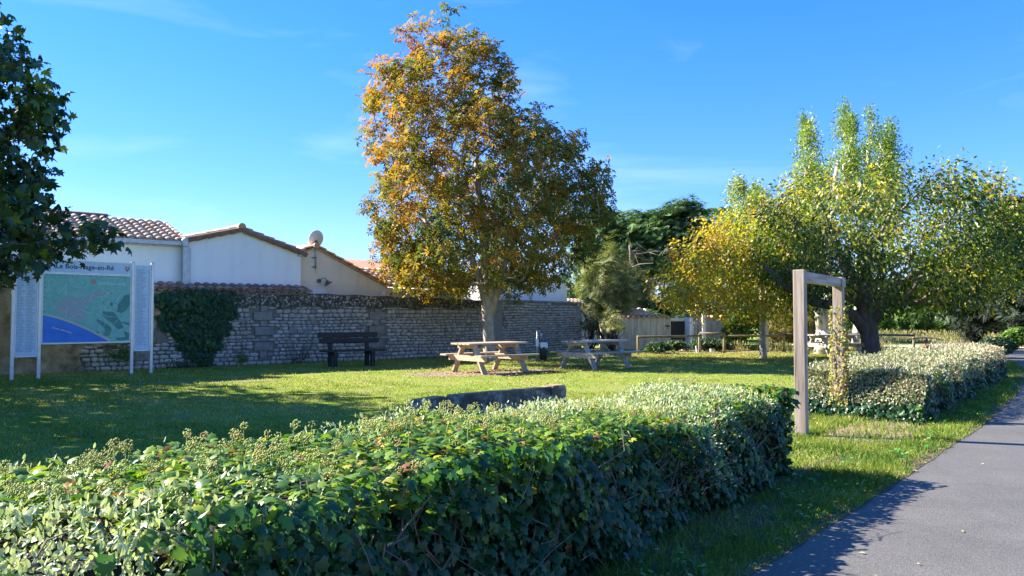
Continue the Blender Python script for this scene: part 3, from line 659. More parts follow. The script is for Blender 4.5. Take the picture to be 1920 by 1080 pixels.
def bush_row(items, name, T, size, mat, base_lab, group, tf, n=1400, droop=-.3, bark='twig', **kw):
    for i, (xp, top, Y, wpx, lab) in enumerate(items):
        c = px(xp, 640, Y); rx = wpx / 2 / FPX * Y; h = max(.3, EYE + (592 - top) / FPX * Y)
        shrub(name, lab, c[0], Y, rx, rx * .7, h, T, size, n, mat, tf, 80 + i + int(xp), 6, group, droop=droop, bark=bark, **kw)
bush_row([(1240, 575, 38, 110, 'grey green reedy shrub behind the left half of the beige enclosure'),
          (1300, 570, 37, 100, 'grey green reedy shrub behind the doorway of the beige enclosure'),
          (1345, 575, 38, 90, 'reedy shrub behind the white post'),
          (1215, 590, 36, 60, 'low tangled shrub behind the tiled roof of the enclosure')], 'reed_bush', T_long, .42, 'olive', '', 'reedy shrubs behind the beige enclosure', tn(.45), 2600, droop=-1.2)
bush_row([(1395, 560, 34, 62, 'glossy dark green bush at the right end of the beige enclosure'),
          (1378, 592, 32.6, 40, 'smaller glossy green bush touching the enclosure end')], 'laurel_bush', T_oval2, .19, 'bush', '', 'glossy green bushes', tn(.3), 1900)
bush_row([(1474, 588, 33, 80, 'golden brown feathery shrub left of the wooden portal')], 'golden_bush', T_feather, .42, 'gold', '', None, tn(.5), 2600, droop=-.9)
bush_row([(1665, 560, 52, 80, 'rounded light green pine bush just right of the forked trunk'), (1725, 572, 50, 80, 'second rounded green bush right of the forked trunk'),
          (1785, 580, 49, 70, 'green bush behind the pale path bend'), (1838, 590, 47, 60, 'bright green bush in front of the black cypress'),
          (1600, 570, 50, 90, 'light green bush between the portal and the forked trunk'), (1560, 575, 55, 90, 'light green bush seen through the portal, behind the pale trunk'),
          (1510, 575, 46, 60, 'green bush behind the left post of the portal')], 'green_bush', T_spray, .5, 'bush', '', 'light green bushes beyond the clearing', tn(.55), 1500)
bush_row([(1865, 634, 26.5, 72, 'dark rounded clipped bush at the far end of the silvery hedge')], 'round_bush', T_oval2, .11, 'darkleaf', '', None, tn(.3), 3800, dens_shell=.9)
bush_row([(1905, 618, 34, 46, 'yellowish bush behind the dark round bush at the right edge'), (1955, 605, 33, 60, 'green bush beyond the right frame edge beside the road')], 'verge_bush', T_oval2, .2, 'bush', '', None, tn(.6), 1300)
bush_row([(1234, 649, 29.6, 44, 'spiky dark green clump at the foot of the beige enclosure'),
          (1268, 646, 31.5, 30, 'low dark bush left of the enclosure doorway'), (1325, 640, 31.5, 60, 'low dark bush below the white post'), (1345, 643, 31.6, 34, 'small dark bush beside the higher fence rail')], 'low_bush', T_long, .26, 'olive', '', 'low plants along the beige enclosure', tn(.15), 800, droop=-1.2)

# distant treeline mass
def woodland():
    r = np.random.default_rng(77); n = 26000; az = r.uniform(-.05, .85, n); Y = r.uniform(96, 118, n); X = np.tan(az) * Y
    top = 5.2 + 1.6 * np.sin(X * .21) + 1.2 * np.sin(X * .53 + 1) + .8 * np.sin(X * 1.3)
    z = r.uniform(0, 1, n) ** .7 * top
    P = np.stack([X, Y, z], 1)
    leaf_cloud('woodland', P, frames(unit(n, r) + [0, -.4, .8], unit(n, r)), r.uniform(.9, 1.8, n), T_spray, .35 + .25 * r.normal(size=n), M['cypress'], None)
    o = col.objects['woodland'] if 'woodland' in col.objects else None
    tag(o, 'dark mass of distant woodland behind the clearing', 'woodland', kind='stuff')
woodland()

# ------------------------------------------------------------ stones
def stone_mesh(r, tint, n=9, square=0.0):
    """rough stone about 1 x 1 x 1 (x width, z height, -y front)"""
    V = []; a0 = r.uniform(0, .5)
    for k in range(n):
        a = 2 * math.pi * k / n + a0; c, s_ = math.cos(a), math.sin(a); e = .16 + .30 * (1 - square)
        q = (abs(c) ** (1 / e) + abs(s_) ** (1 / e)) ** (-e); q *= r.uniform(.93, 1.06) * .5
        V.append((q * c, q * s_))
    V = np.array(V); out = []
    for (sc, y) in ((1.0, .35), (.97, -.38), (.84, -.54)):
        out += [(v[0] * sc, y + (r.normal() * .05 if sc < .9 else 0), v[1] * sc) for v in V]
    out.append((r.normal() * .05, -.57 + r.normal() * .06, r.normal() * .05))
    F4 = [[b * n + i, b * n + (i + 1) % n, (b + 1) * n + (i + 1) % n, (b + 1) * n + i] for b in range(2) for i in range(n)]
    F3 = [[2 * n + i, 2 * n + (i + 1) % n, 3 * n] for i in range(n)]
    return np.array(out), np.array(F4), np.array(F3)
def stone_wall(parent, length, z0f, z1f, course, widths, thick, seed, mask, npart=300, square=0.0, mat='stone', frame=None, tmean=.55):
    """courses of stones on local plane y=0 facing -y"""
    r = np.random.default_rng(seed); items = []; z = 0.0
    while z < 2.6:
        ch = r.uniform(*course); x = -r.uniform(0, .2)
        while x < length:
            wd = r.uniform(*widths) * (1.25 if r.uniform() < .12 else 1)
            cx_, cz = x + wd / 2, z + ch / 2 + .012 * math.sin(x * 1.7 + z * 3) + r.normal() * .004
            if cx_ + wd / 2 < length + .05 and cz + ch / 2 < z1f(cx_) and cz - ch / 2 > z0f(cx_) - .02 and mask(cx_, cz):
                items.append((cx_, cz, wd - r.uniform(.008, .022), ch - r.uniform(.006, .020), r.normal() * .05, np.clip(tmean + r.normal() * .22, 0, 1)))
            x += wd
        z += ch
    items = np.array(items); d = np.linalg.norm(np.array([frame(a, 0, b) for a, b in items[:, :2]]) - [0, 0, EYE], axis=1)
    order = np.argsort(d / np.sqrt(items[:, 2] * items[:, 3]))
    var = [stone_mesh(r, 0, square=square) for _ in range(12)]
    vm = [[None] * 6 for _ in range(12)]
    for a in range(12):
        for b in range(6):
            V, F4, F3 = var[a]; vm[a][b] = mesh_np('stone', V, [F4, F3], M[mat], np.full(len(F4) + len(F3), (b + .5) / 6))
    for i in order[:npart]:
        cx_, cz, wd, ch, rot, tt = items[i]
        link('stone', vm[r.integers(12)][min(5, int(tt * 6))], parent, (cx_, -.004, cz), (0, rot, 0), (wd, thick * r.uniform(.7, 1.2), ch))
    VV = []; f4 = []; f3 = []; t4 = []; t3 = []; nv = 0
    for i in order[npart:]:
        cx_, cz, wd, ch, rot, tt = items[i]; V, F4, F3 = var[r.integers(12)]
        c, s_ = math.cos(rot), math.sin(rot); Vs = V * [wd, thick * r.uniform(.7, 1.2), ch]
        Vr = np.stack([Vs[:, 0] * c + Vs[:, 2] * s_, Vs[:, 1], -Vs[:, 0] * s_ + Vs[:, 2] * c], 1) + [cx_, -.004, cz]
        VV.append(Vr); f4.append(F4 + nv); f3.append(F3 + nv); t4 += [tt] * len(F4); t3 += [tt] * len(F3); nv += len(V)
    if VV:
        o = link('small_stone', mesh_np('small_stone', np.concatenate(VV), [np.concatenate(f4), np.concatenate(f3)], M[mat], t4 + t3), parent); o['kind'] = 'stuff'
    return items

# ------------------------------------------------------------ wall 1
s_end = s_at(920, 0); s_tile = s_at(577, 0)
w1 = empty('stone_wall', W(0, 0), WRZ); tag(w1, 'long old limestone wall with a dark lichen band, behind the map board and the dark bench', 'wall')
SL = -4.0
def top1(s): return 2.16 if s < s_tile else 2.13 - (s - s_tile) * .02
m = MB(); m.prism([(SL, -.1), (s_end, -.1), (s_end, top1(s_end)), (s_tile, top1(s_tile)), (SL, 2.16)], 0.0, .42); m.build('wall_core', M['mortar'], w1)
sA = s_at(150, 0); sB = s_at(292, 0); sIv0 = s_at(288, 0); sIv1 = s_at(437, 0); sRen = s_at(440, 0)
# plastered left part
def plaster_edge(z): return sA + .12 * math.sin(z * 9) + .25 * max(0, z - .55) * 3
pts = [(SL, -.05), (sA - .2, -.05), (sA + .05, .2), (sA, .45), (sA + .35, .62), (sA + .9, .66), (sA + 1.3, .74), (sA + 2.0, .70), (sB - .1, .9), (sB + .1, 1.4), (sB + .25, 2.15), (SL, 2.15)]
m = MB(); m.prism(pts, -.055, .01); m.build('plaster_coat', M['plaster'], w1, bevel=.02)
q1, q2 = s_at(494, 0), s_at(706, 0)
def zb1(s): return 0
def zt1(s): return (1.74 if s > sRen - .2 else 2.12) + .05 * math.sin(s * 4.1)
def mask1(s, z):
    if s < sA + .1: return False
    if s < sB + .25 and z > .62 + .1 * math.sin(s * 7): return False
    for q in (q1, q2):
        for (zc, hw, hh) in QB:
            if abs(s - q) < hw + .10 and abs(z - zc) < hh + .04: return False
    return True
QB = [(1.66, .10, .10), (1.44, .28, .13), (1.22, .10, .09), (.99, .28, .13), (.77, .10, .09), (.54, .28, .13), (.30, .10, .11)]
for q in (q1, q2):
    for (zc, hw, hh) in QB:
        mq = MB(); mq.box((q + rng.normal() * .02, -.015, zc), (2 * hw, .10, 2 * hh - .015)); mq.build('corner_block', M['quoin'], w1, bevel=.008)
for (xp, zc, wd, hh) in [(450, 1.32, .42, .10), (548, 1.0, .24, .2), (588, 1.28, .2, .12), (262, .38, .5, .28), (575, .97, .22, .18)]:
    mq = MB(); mq.box((s_at(xp, 0), -.03, zc), (wd, .12, hh)); mq.build('block', M['quoin'], w1, bevel=.008)
stone_wall(w1, s_end - .02, zb1, zt1, (.07, .14), (.10, .28), .12, 5, mask1, 300, 0.72, frame=W)
# lichen band along the top
m = MB(); n = 120; xs = np.linspace(sRen - .3, s_end, n); poly = [(x, top1(x) + .012 + .012 * math.sin(x * 6)) for x in xs[::-1]]
poly = [(x, 1.72 + .05 * math.sin(x * 4.1) + .025 * math.sin(x * 13)) for x in xs] + poly
m.prism(poly, -.075, .43); m.build('lichen_band', M['band'], w1)
rb = np.random.default_rng(4); vb = [stone_mesh(rb, 0) for _ in range(5)]; vbm = [mesh_np('pebble', v[0], [v[1], v[2]], M['stone'], np.full(len(v[1]) + len(v[2]), .75)) for v in vb]
for k in range(90):
    s_ = rb.uniform(sRen, s_tile + 2.5); link('pebble', vbm[k % 5], w1, (s_, -.072, rb.uniform(1.8, 2.08)), (0, rb.uniform(0, 3), 0), (rb.uniform(.03, .09), .05, rb.uniform(.025, .06)))
# tile coping along the left half of wall 1
def tile_mesh(r, L=.42, rad=.105, n=7, t=.016, tint=.5, mat='tile', up=True):
    """half round tile along +y (upslope), wide end at y=0"""
    V = []; 
    for (y, k) in ((0, 1.0), (L, .82)):
        for rr_ in (rad * k, (rad - t) * k):
            for i in range(n + 1):
                a = math.pi * i / n; V.append((math.cos(a) * rr_, y, math.sin(a) * rr_ * .8 * (1 if up else -1)))
    n1 = n + 1; F = []
    for i in range(n):
        F.append([i, i + 1, 2 * n1 + i + 1, 2 * n1 + i]); F.append([n1 + i, 3 * n1 + i, 3 * n1 + i + 1, n1 + i + 1]); F.append([i, n1 + i, n1 + i + 1, i + 1])
    F.append([0, 2 * n1, 3 * n1, n1]); F.append([n, n1 + n, 3 * n1 + n, 2 * n1 + n])
    return mesh_np('roof_tile', np.array(V), np.array(F), M[mat], np.full(len(F), tint), smooth=False)
TILES = {}
def tiles(mat, up):
    if (mat, up) not in TILES: TILES[(mat, up)] = [tile_mesh(rng, mat=mat, tint=t, up=up) for t in (.05, .3, .5, .7, .85, .97)]
    return TILES[(mat, up)]
def tile_roof(parent, O, U, Vv, ncol, nrow, mat='tile', pitch=.25, rowl=.34, seed=1, lo=0, hi=6, name='roof_tile', keep=None, budget=None):
    """O eave corner, U unit along the eave, Vv unit up the slope; local coordinates of parent"""
    r = np.random.default_rng(seed); U = np.array(U, float); Vv = np.array(Vv, float); N_ = np.cross(U, Vv)
    if N_[2] < 0: N_ = -N_
    Xx = np.cross(Vv, N_)
    cnt = 0
    for j in range(nrow):
        for i in range(ncol):
            if keep and not keep(i, j): continue
            p = np.array(O) + U * (i + .5) * pitch + Vv * (j * rowl + r.normal() * .008)
            for up, off in ((True, 0.0), (False, .5)):
                q = p + U * off * pitch + N_ * ((.045 if up else .085) + .002 * j)
                tilt = Vv * 1.0 - N_ * .05 + Xx * r.normal() * .025; tilt /= np.linalg.norm(tilt); xx = np.cross(tilt, N_); xx /= np.linalg.norm(xx); nn = np.cross(xx, tilt)
                o = bpy.data.objects.new(name, tiles(mat, up)[r.integers(lo, hi)]); col.objects.link(o); o.parent = parent
                o.matrix_local = Matrix([[xx[k] * 1.15, tilt[k], nn[k], q[k]] for k in range(3)] + [[0, 0, 0, 1]]); cnt += 1
    return cnt
cs = math.cos(R(16)); sn = math.sin(R(16))
tile_roof(w1, (SL, -.13, 2.14), (1, 0, 0), (0, cs, sn), int((s_tile - SL) / .25), 1, 'tile_old', seed=3, name='coping_tile')
tile_roof(w1, (SL, .17, 2.14 + .30 * sn / cs), (1, 0, 0), (0, cs, sn), int((s_tile - SL) / .25), 1, 'tile_old', seed=4, name='coping_tile')
m = MB(); m.prism([(SL, 2.16), (s_tile, 2.14), (s_tile, 2.15), (SL, 2.17)], -.05, .5)
m = MB()
V = [(SL, -.08, 2.135), (s_tile, -.08, 2.125), (s_tile, .62, 2.31), (SL, .62, 2.32), (SL, -.08, 2.10), (s_tile, -.08, 2.09), (s_tile, .62, 2.10), (SL, .62, 2.10)]
m._add(V, [(0, 1, 2, 3), (4, 7, 6, 5), (0, 4, 5, 1), (1, 5, 6, 2), (2, 6, 7, 3), (3, 7, 4, 0)]); m.build('coping_bed', M['mortar'], w1)

# ------------------------------------------------------------ wall 2
w2 = empty('stone_wall', W2(0, 0), math.atan2(A2[1], A2[0])); tag(w2, 'receding stone wall of small square regular stones behind the chestnut trunk and bin', 'wall')
def top2(s): return 1.99 - .02 * s / L2
m = MB(); m.prism([(0, -.1), (L2, -.1), (L2, top2(L2)), (0, top2(0))], .0, .4); m.build('wall_core', M['mortar'], w2)
m = MB(); m.box((.30, -.05, .98), (.62, .12, 1.96)); m.build('render_strip', M['quoin'], w2, bevel=.02)
stone_wall(w2, L2 - .02, lambda s: 0, lambda s: top2(s) - .01, (.085, .115), (.13, .25), .12, 8, lambda s, z: s > .65 + .15 * math.sin(z * 6), 300, .85, frame=W2, tmean=.5)
m = MB()
for k in range(int(L2 / .24)): m.box((.13 + k * .24, .17, top2(k * .24) + .03 + rng.normal() * .004), (.21, .50, .075))
m.build('cap_stone', M['stone'], w2, bevel=.01)

# ------------------------------------------------------------ ivy on the wall
def wall_ivy():
    r = np.random.default_rng(12); n = 7000; s = r.uniform(sIv0 - 1.3, sIv1 + .2, n); z = r.uniform(.02, 2.2, n)
    c = (sIv0 + sIv1) / 2 + .05; hw = (sIv1 - sIv0) / 2
    def half(z): return np.interp(z, [0, .25, .5, .9, 1.3, 1.7, 2.0, 2.2], [.10, .30, .55, .85, 1.08, 1.22, 1.25, 1.15]) * hw * .85
    cc = c + np.interp(z, [0, 1, 2.2], [.25, .02, 0]); ed = np.abs(s - cc) - half(z) - .10 * np.sin(z * 11 + s * 5) - .06 * np.sin(z * 23)
    ok = (ed < 0) & (r.uniform(0, 1, n) < np.clip(-ed / .12 + .25, 0, 1)) & ((z < 1.95) | (r.uniform(0, 1, n) < .4)); s, z = s[ok], z[ok]
    dep = -(.06 + .20 * r.uniform(0, 1, len(s)) * np.clip(-ed[ok] / .4, .3, 1))
    P = np.array([W(a, b, c_) for a, b, c_ in zip(s, dep, z)])
    root = empty('wall_ivy', W(c, -.1, 0)); tag(root, 'heart shaped mass of dark ivy climbing the stone wall beside the map board', 'ivy')
    m = MB()
    for k in range(12):
        a = W(c + .25 + r.normal() * .1, -.08, 0) - np.array(root.location); b = W(c + r.uniform(-.8, .8), -.09, r.uniform(1.2, 2)) - np.array(root.location); mid = (a + b) / 2 + r.normal(size=3) * .08 * [1, 1, 1]
        m.tube([a, mid, b], [.02, .014, .006], 5)
    m.build('stem', M['bark_dark'], root, smooth=True)
    nrm = np.array([*(-B), .35]) + unit(len(P), r) * .5
    leaf_cloud('foliage', P, frames(nrm, np.array([0, 0, -1.0]) + unit(len(P), r) * .6), r.uniform(.07, .14, len(P)), T_ivy, .22 + .15 * r.normal(size=len(P)), M['ivy'], root, inst=300, near=P[:, 2] > .2)
    return root
wall_ivy()
def wall_plant(sx, z, label, n, rx, h, dead=False):
    c = W(sx, -.15, 0); root = empty('wall_plant', c); tag(root, label, 'plant'); r = np.random.default_rng(int(sx * 100))
    m = MB()
    for k in range(9):
        a = r.uniform(-1, 1); p = np.array([*(A * a * rx * .2), z]); q = np.array([*(A * a * rx), z + h * r.uniform(.6, 1)]); m.tube([p, (p + q) / 2 + r.normal(size=3) * .05, q], [.008, .006, .003], 4)
    m.build('stem', M['bark_dark'] if dead else M['twig'], root)
    P = c + np.stack([A[0] * (u := r.normal(size=n) * rx * .5), A[1] * u, z + np.abs(r.normal(size=n)) * h * .45], 1) + r.normal(size=(n, 3)) * .04
    leaf_cloud('foliage', P, frames(unit(n, r) + [*(-B), 0], unit(n, r)), r.uniform(.05, .1, n), T_oval2, .4 + .25 * r.normal(size=n), M['bush'] if not dead else M['darkleaf'], root)
wall_plant(s_at(228, 0), .30, 'small leafy plant sprouting from the stones below the map panel', 260, .42, .5)
wall_plant(s_at(556, 0), 0, 'dark bare creeper at the foot of the wall left of the bench', 70, .55, .8, True)
wall_plant(s_at(452, 0), .1, 'tuft of weeds low in the stone wall right of the ivy', 90, .22, .35)
wall_plant(s_at(345, 0), 0, 'dark seedling ivy spreading at the foot of the wall under the ivy mass', 160, .6, .3, True)

# ------------------------------------------------------------ houses
def house_left():
    root = empty('house', W(0, .62), WRZ); tag(root, 'white rendered house with pale terracotta roof and grey gutter behind the map board', 'house')
    g0, g1 = s_at(350, .62), s_at(561, .62); e0 = s_at(343, .62); xl = -7.0
    ze = 3.47; m = MB(); m.box(((xl + e0) / 2, 3, ze / 2), (e0 - xl, 6, ze)); m.build('wall', M['white'], root)
    run, pit = 2.6, R(17); sl = np.array([0, math.cos(pit), math.sin(pit)])
    m = MB(); L = run / math.cos(pit)
    zr = ze + .12 + run * math.tan(pit)
    m._add([(xl, -.16, ze + .04), (e0 + .1, -.16, ze + .04), (e0 + .1, run, zr - .02), (xl, run, zr - .02), (xl, run * 2.2, ze), (e0 + .1, run * 2.2, ze)], [(0, 1, 2, 3), (3, 2, 5, 4), (0, 3, 4), (1, 5, 2), (0, 4, 5, 1)])
    rf = m.build('roof', M['tile'], root)
    nr = int(L / .34) + 1
    def keep(i, j): return True
    tile_roof(rf, (xl + 1.5, -.2, ze + .06), (1, 0, 0), sl, int((e0 - xl - 1.5 + .1) / .25), nr, 'tile', seed=11, lo=2, hi=6)
    m = MB()
    for k in range(int((e0 - 1.2 - xl) / .4)): m.tube([(xl + k * .4, run, zr + .03), (xl + k * .4 + .42, run, zr + .045)], [.13, .11], 9)
    m.build('ridge_tile', M['tile_old'], rf)
    m = MB()
    n = 8
    gpoly = [(-.19 + .075 * math.cos(math.pi + math.pi * k / n), ze + .05 + .085 * math.sin(math.pi + math.pi * k / n)) for k in range(n + 1)]
    V = [(xl, a, b) for a, b in gpoly] + [(e0 + .03, a, b) for a, b in gpoly]; k = n + 1
    m._add(V, [(i, i + 1, k + i + 1, k + i) for i in range(n)]); m.box(((xl + e0) / 2, -.272, ze + .035), (e0 - xl, .012, .11))
    m.build('gutter', M['zinc'], root)
    m = MB(); m.box(((xl + e0) / 2, -.06, ze - .035), (e0 - xl, .11, .05)); m.build('fascia_board', M['zinc'], root)
    # gable wing
    za, zl, zr2 = 4.0, 3.60, 3.40; ga = s_at(447, .62)
    wy = -.10
    m = MB(); m.prism([(e0 + .02, 0), (g1, 0), (g1, zr2), (ga, za), (e0 + .02, zl)], wy, 5.8); gw = m.build('gable_wall', M['white'], root)
    for (a, b, sd) in (((e0 - .05, zl - .02), (ga, za), 21), ((g1 + .15, zr2 - .05), (ga, za), 22)):
        d = np.array([b[0] - a[0], 0, b[1] - a[1]]); L = np.linalg.norm(d); d /= L
        mm = MB(); mm.prism([(a[0], a[1]), (b[0], b[1]), (b[0], b[1] + .06), (a[0], a[1] + .06)], wy - .09, 5.8); r2 = mm.build('gable_roof', M['tile'], root)
        tile_roof(r2, (a[0], wy - .06, a[1] + .05), (0, 1, 0), d, 14, int(round(L / .36)), 'tile' if sd == 21 else 'tile_old', seed=sd, rowl=L / round(L / .36), lo=0 if sd == 21 else 1, hi=6)
        m2 = MB()
        nseg = int(round(L / .36))
        for k in range(nseg):
            p = np.array([a[0], wy - .10, a[1]]) + d * L * k / nseg; q = p + d * (L / nseg + .05)
            m2.tube([p + [0, 0, .02], q + [0, 0, .035]], [.085, .07], 8)
        m2.build('verge_tile', M['tile_old'], root)
    m = MB()
    for k in range(13): m.tube([(ga, wy - .16 + k * .4, za + .10), (ga, wy - .16 + k * .4 + .44, za + .12)], [.12, .10], 10)
    m.build('ridge_tile', M['tile'], root)
    # flashing and downpipe casing between the two
    m = MB(); m.box((e0 - .01, -.20, 2.78), (.17, .16, 1.32)); m.box((e0 + .09, -.16, 2.74), (.10, .12, 1.28)); m.build('downpipe_casing', M['zinc'], root, bevel=.01)
    m = MB(); pts_ = [(e0 - .10, -.30, 3.50)]; m.prism([(e0 - .13, 3.42), (e0 + .02, 3.42), (e0 + .04, 3.62), (e0 - .04, 3.70), (e0 - .15, 3.60)], -.34, .1); m.build('rain_hopper', M['zinc'], root, bevel=.02)
    m = MB(); m.box((g1 + .04, -.13, zr2 - .05), (.26, .16, .07)); m.build('eave_cap', M['zinc'], root)
    return root
house_left()
def house_cream():
    t = .85; root = empty('house', W(0, t), WRZ); tag(root, 'cream rendered gable house with satellite dish left of the chestnut crown', 'house')
    a0 = s_at(556, t); aa = s_at(590, t); a1 = s_at(703, t); a2 = s_at(862, t); za = 3.62
    m = MB(); m.prism([(a0, 0), (a2, 0), (a2, 2.35), (a1 + .5, 2.42), (a1, 2.62), (aa, za), (a0, 3.42)], 0, 6); m.build('wall', M['cream'], root)
    for (a, b, sd) in (((a0 - .1, 3.38), (aa, za), 31), ((a1 + .45, 2.42), (aa, za), 32)):
        d = np.array([b[0] - a[0], 0, b[1] - a[1]]); L = np.linalg.norm(d); d /= L
        mm = MB(); mm.prism([(a[0], a[1]), (b[0], b[1]), (b[0], b[1] + .05), (a[0], a[1] + .05)], -.08, 6); r2 = mm.build('roof', M['tile'], root)
        tile_roof(r2, (a[0], -.08, a[1] + .05), (0, 1, 0), d, 16, max(1, int(round(L / .36))), 'tile', seed=sd, lo=1 if sd == 31 else 0, rowl=L / max(1, round(L / .36)), hi=5)
    m = MB()
    for k in range(13): m.tube([(aa, -.14 + k * .4, za + .09), (aa, -.14 + k * .4 + .44, za + .11)], [.10, .085], 9)
    m.build('ridge_tile', M['tile'], root)
    for (xa, xb) in ((s_at(585, t), s_at(612, t)), (s_at(712, t), s_at(722, t)), (s_at(768, t), s_at(782, t))):
        m = MB(); m.box(((xa + xb) / 2, -.03, 2.20), (xb - xa, .05, .16)); m.build('vent_box', M['whitepl'], root, bevel=.01)
    # low roof further right
    sl = np.array([0, math.cos(R(17)), math.sin(R(17))])
    m = MB(); m._add([(a1 + .4, -.1, 2.44), (a2 + .1, -.1, 2.38), (a2 + .1, 4, 3.6), (a1 + .4, 4, 3.66)], [(0, 1, 2, 3)]); r3 = m.build('roof', M['tile'], root)
    tile_roof(r3, (a1 + .45, -.15, 2.42), (1, 0, 0), sl, int((a2 - a1 - .4) / .25), 7, 'tile', seed=33, lo=2, hi=6)
    return root
house_cream()
def house_white():
    c = W2(.55, .7); root = empty('house', c, math.atan2(A2[1], A2[0])); tag(root, 'low white flat topped house seen under the chestnut crown behind the wall', 'house')
    z1 = 2.88; m = MB(); m.box((L2 / 2 - .28, 2.6, z1 / 2), (L2 - .62, 5.2, z1)); m.build('wall', M['white'], root)
    m = MB(); m.box((L2 / 2 - .28, 2.6, z1 + .025), (L2 - .5, 5.32, .05)); m.build('roof_cap', M['cream'], root)
    m = MB(); m.box((.06, -.06, 1.9), (.10, .10, 1.3)); m.build('downpipe', M['zinc'], root)
    for k in range(2):
        m = MB(); m.box((-.02, 1.6 + k * 1.7, 2.3), (.05, .7, .4)); m.build('shutter', M['whitepl'], root)
    return root
house_white()
# sunlit far roofs
def far_house(xp, Y, wpx, zt, label, mat='cream'):
    c = px(xp, 600, Y); rx = wpx / FPX * Y; root = empty('house', (c[0], Y, 0), .5); tag(root, label, 'house')
    m = MB(); m.box((0, 2, zt / 2), (rx, 4, zt)); m.build('wall', M[mat], root)
    m = MB(); m._add([(-rx / 2 - .2, -.2, zt), (rx / 2 + .2, -.2, zt), (rx / 2 + .2, 2, zt + .6), (-rx / 2 - .2, 2, zt + .6), (-rx / 2 - .2, 4.2, zt), (rx / 2 + .2, 4.2, zt)], [(0, 1, 2, 3), (3, 2, 5, 4), (0, 3, 4), (1, 5, 2)])
    rf = m.build('roof', M['tile'], root)
    tile_roof(rf, (-rx / 2 - .2, -.25, zt + .02), (1, 0, 0), (0, math.cos(.266), math.sin(.266)), int((rx + .4) / .25), 6, 'tile', seed=int(xp), lo=2, hi=6)
far_house(1010, 40, 120, 2.75, 'pink tiled roof just showing through leaves above the low white house')
far_house(1106, 42, 34, 1.75, 'small tiled roof glimpsed between the stone wall end and the tamarisk')

# satellite dish, wall lamp
def dish():
    c = W(s_at(590, .85) , .80, 0); root = empty('satellite_dish', (*c[:2], 3.0)); tag(root, 'grey satellite dish on a pole fixed to the cream gable', 'satellite dish')
    m = MB(); m.tube([(0, 0, -.05), (0, 0, .80)], .025, 8); m.tube([(0, 0, -.05), (.03, -.02, -.18)], .006, 5); m.build('pole', M['zinc'], root, smooth=True)
    for z in (.02, .32):
        mb_ = MB(); mb_.beam((-.30, -.02, z), (.03, -.02, z), .03, .03); mb_.build('bracket', M['greypl'], root)
    n = 28; rings = 6; V = [(0, 0, 0)]; F = []
    for i in range(1, rings + 1):
        for k in range(n):
            a = 2 * math.pi * k / n; q = i / rings; V.append((.235 * q * math.cos(a), .30 * q * math.sin(a), .07 * q * q))
    for k in range(n):
        F.append((0, 1 + k, 1 + (k + 1) % n))
        for i in range(rings - 1): b = 1 + i * n; F.append((b + k, b + n + k, b + n + (k + 1) % n, b + (k + 1) % n))
    V = np.array(V); V2 = V + [0, 0, -.012]; nn = len(V); F2 = [tuple(x + nn for x in f) for f in F]
    b = 1 + (rings - 1) * n; rim = [(b + k, b + (k + 1) % n, nn + b + (k + 1) % n, nn + b + k) for k in range(n)]
    # bowl opens towards the sunny side behind; the back faces the lawn
    d = Vector((-.45, .85, .45)).normalized(); Mx = d.to_track_quat('Z', 'Y').to_matrix()
    m = MB(); m._add(np.concatenate([V, V2]) @ np.array(Mx).T + [0.0, 0.07, .92], F + F2 + rim); m.build('reflector', M['dish'], root, smooth=True)
    m = MB(); m.box((.01, .01, .80), (.07, .09, .17)); m.beam((0, .0, .73), (-.28, .42, .80), .025, .025); m.build('feed_arm', M['greypl'], root)
    m = MB(); m.tube([(-.26, .40, .80), (-.33, .36, .90)], [.03, .04], 8); m.build('receiver_head', M['whitepl'], root, smooth=True)
dish()
def wall_lamp():
    c = W(s_at(597, .85), .80, 0); c2 = px(595, 527, np.hypot(c[0], c[1]) * c[1] / np.hypot(c[0], c[1])); root = empty('wall_lamp', (*c[:2], c2[2]), WRZ); tag(root, 'small metal swan neck wall lamp on the cream gable', 'lamp')
    m = MB(); m.tube([(0, .04, 0), (0, -.02, 0)], .07, 12); m.build('wall_plate', M['greypl'], root)
    m = MB(); m.tube([(0, -.02, 0), (.05, -.10, .07), (.14, -.14, .10), (.20, -.14, .03), (.22, -.14, -.03)], .012, 6); m.build('arm', M['greypl'], root, smooth=True)
    m = MB(); m.tube([(.20, -.14, .02), (.22, -.14, -.04), (.26, -.15, -.10)], [.035, .06, .15], 14, False); m.build('shade', M['greypl'], root, smooth=True)
wall_lamp()

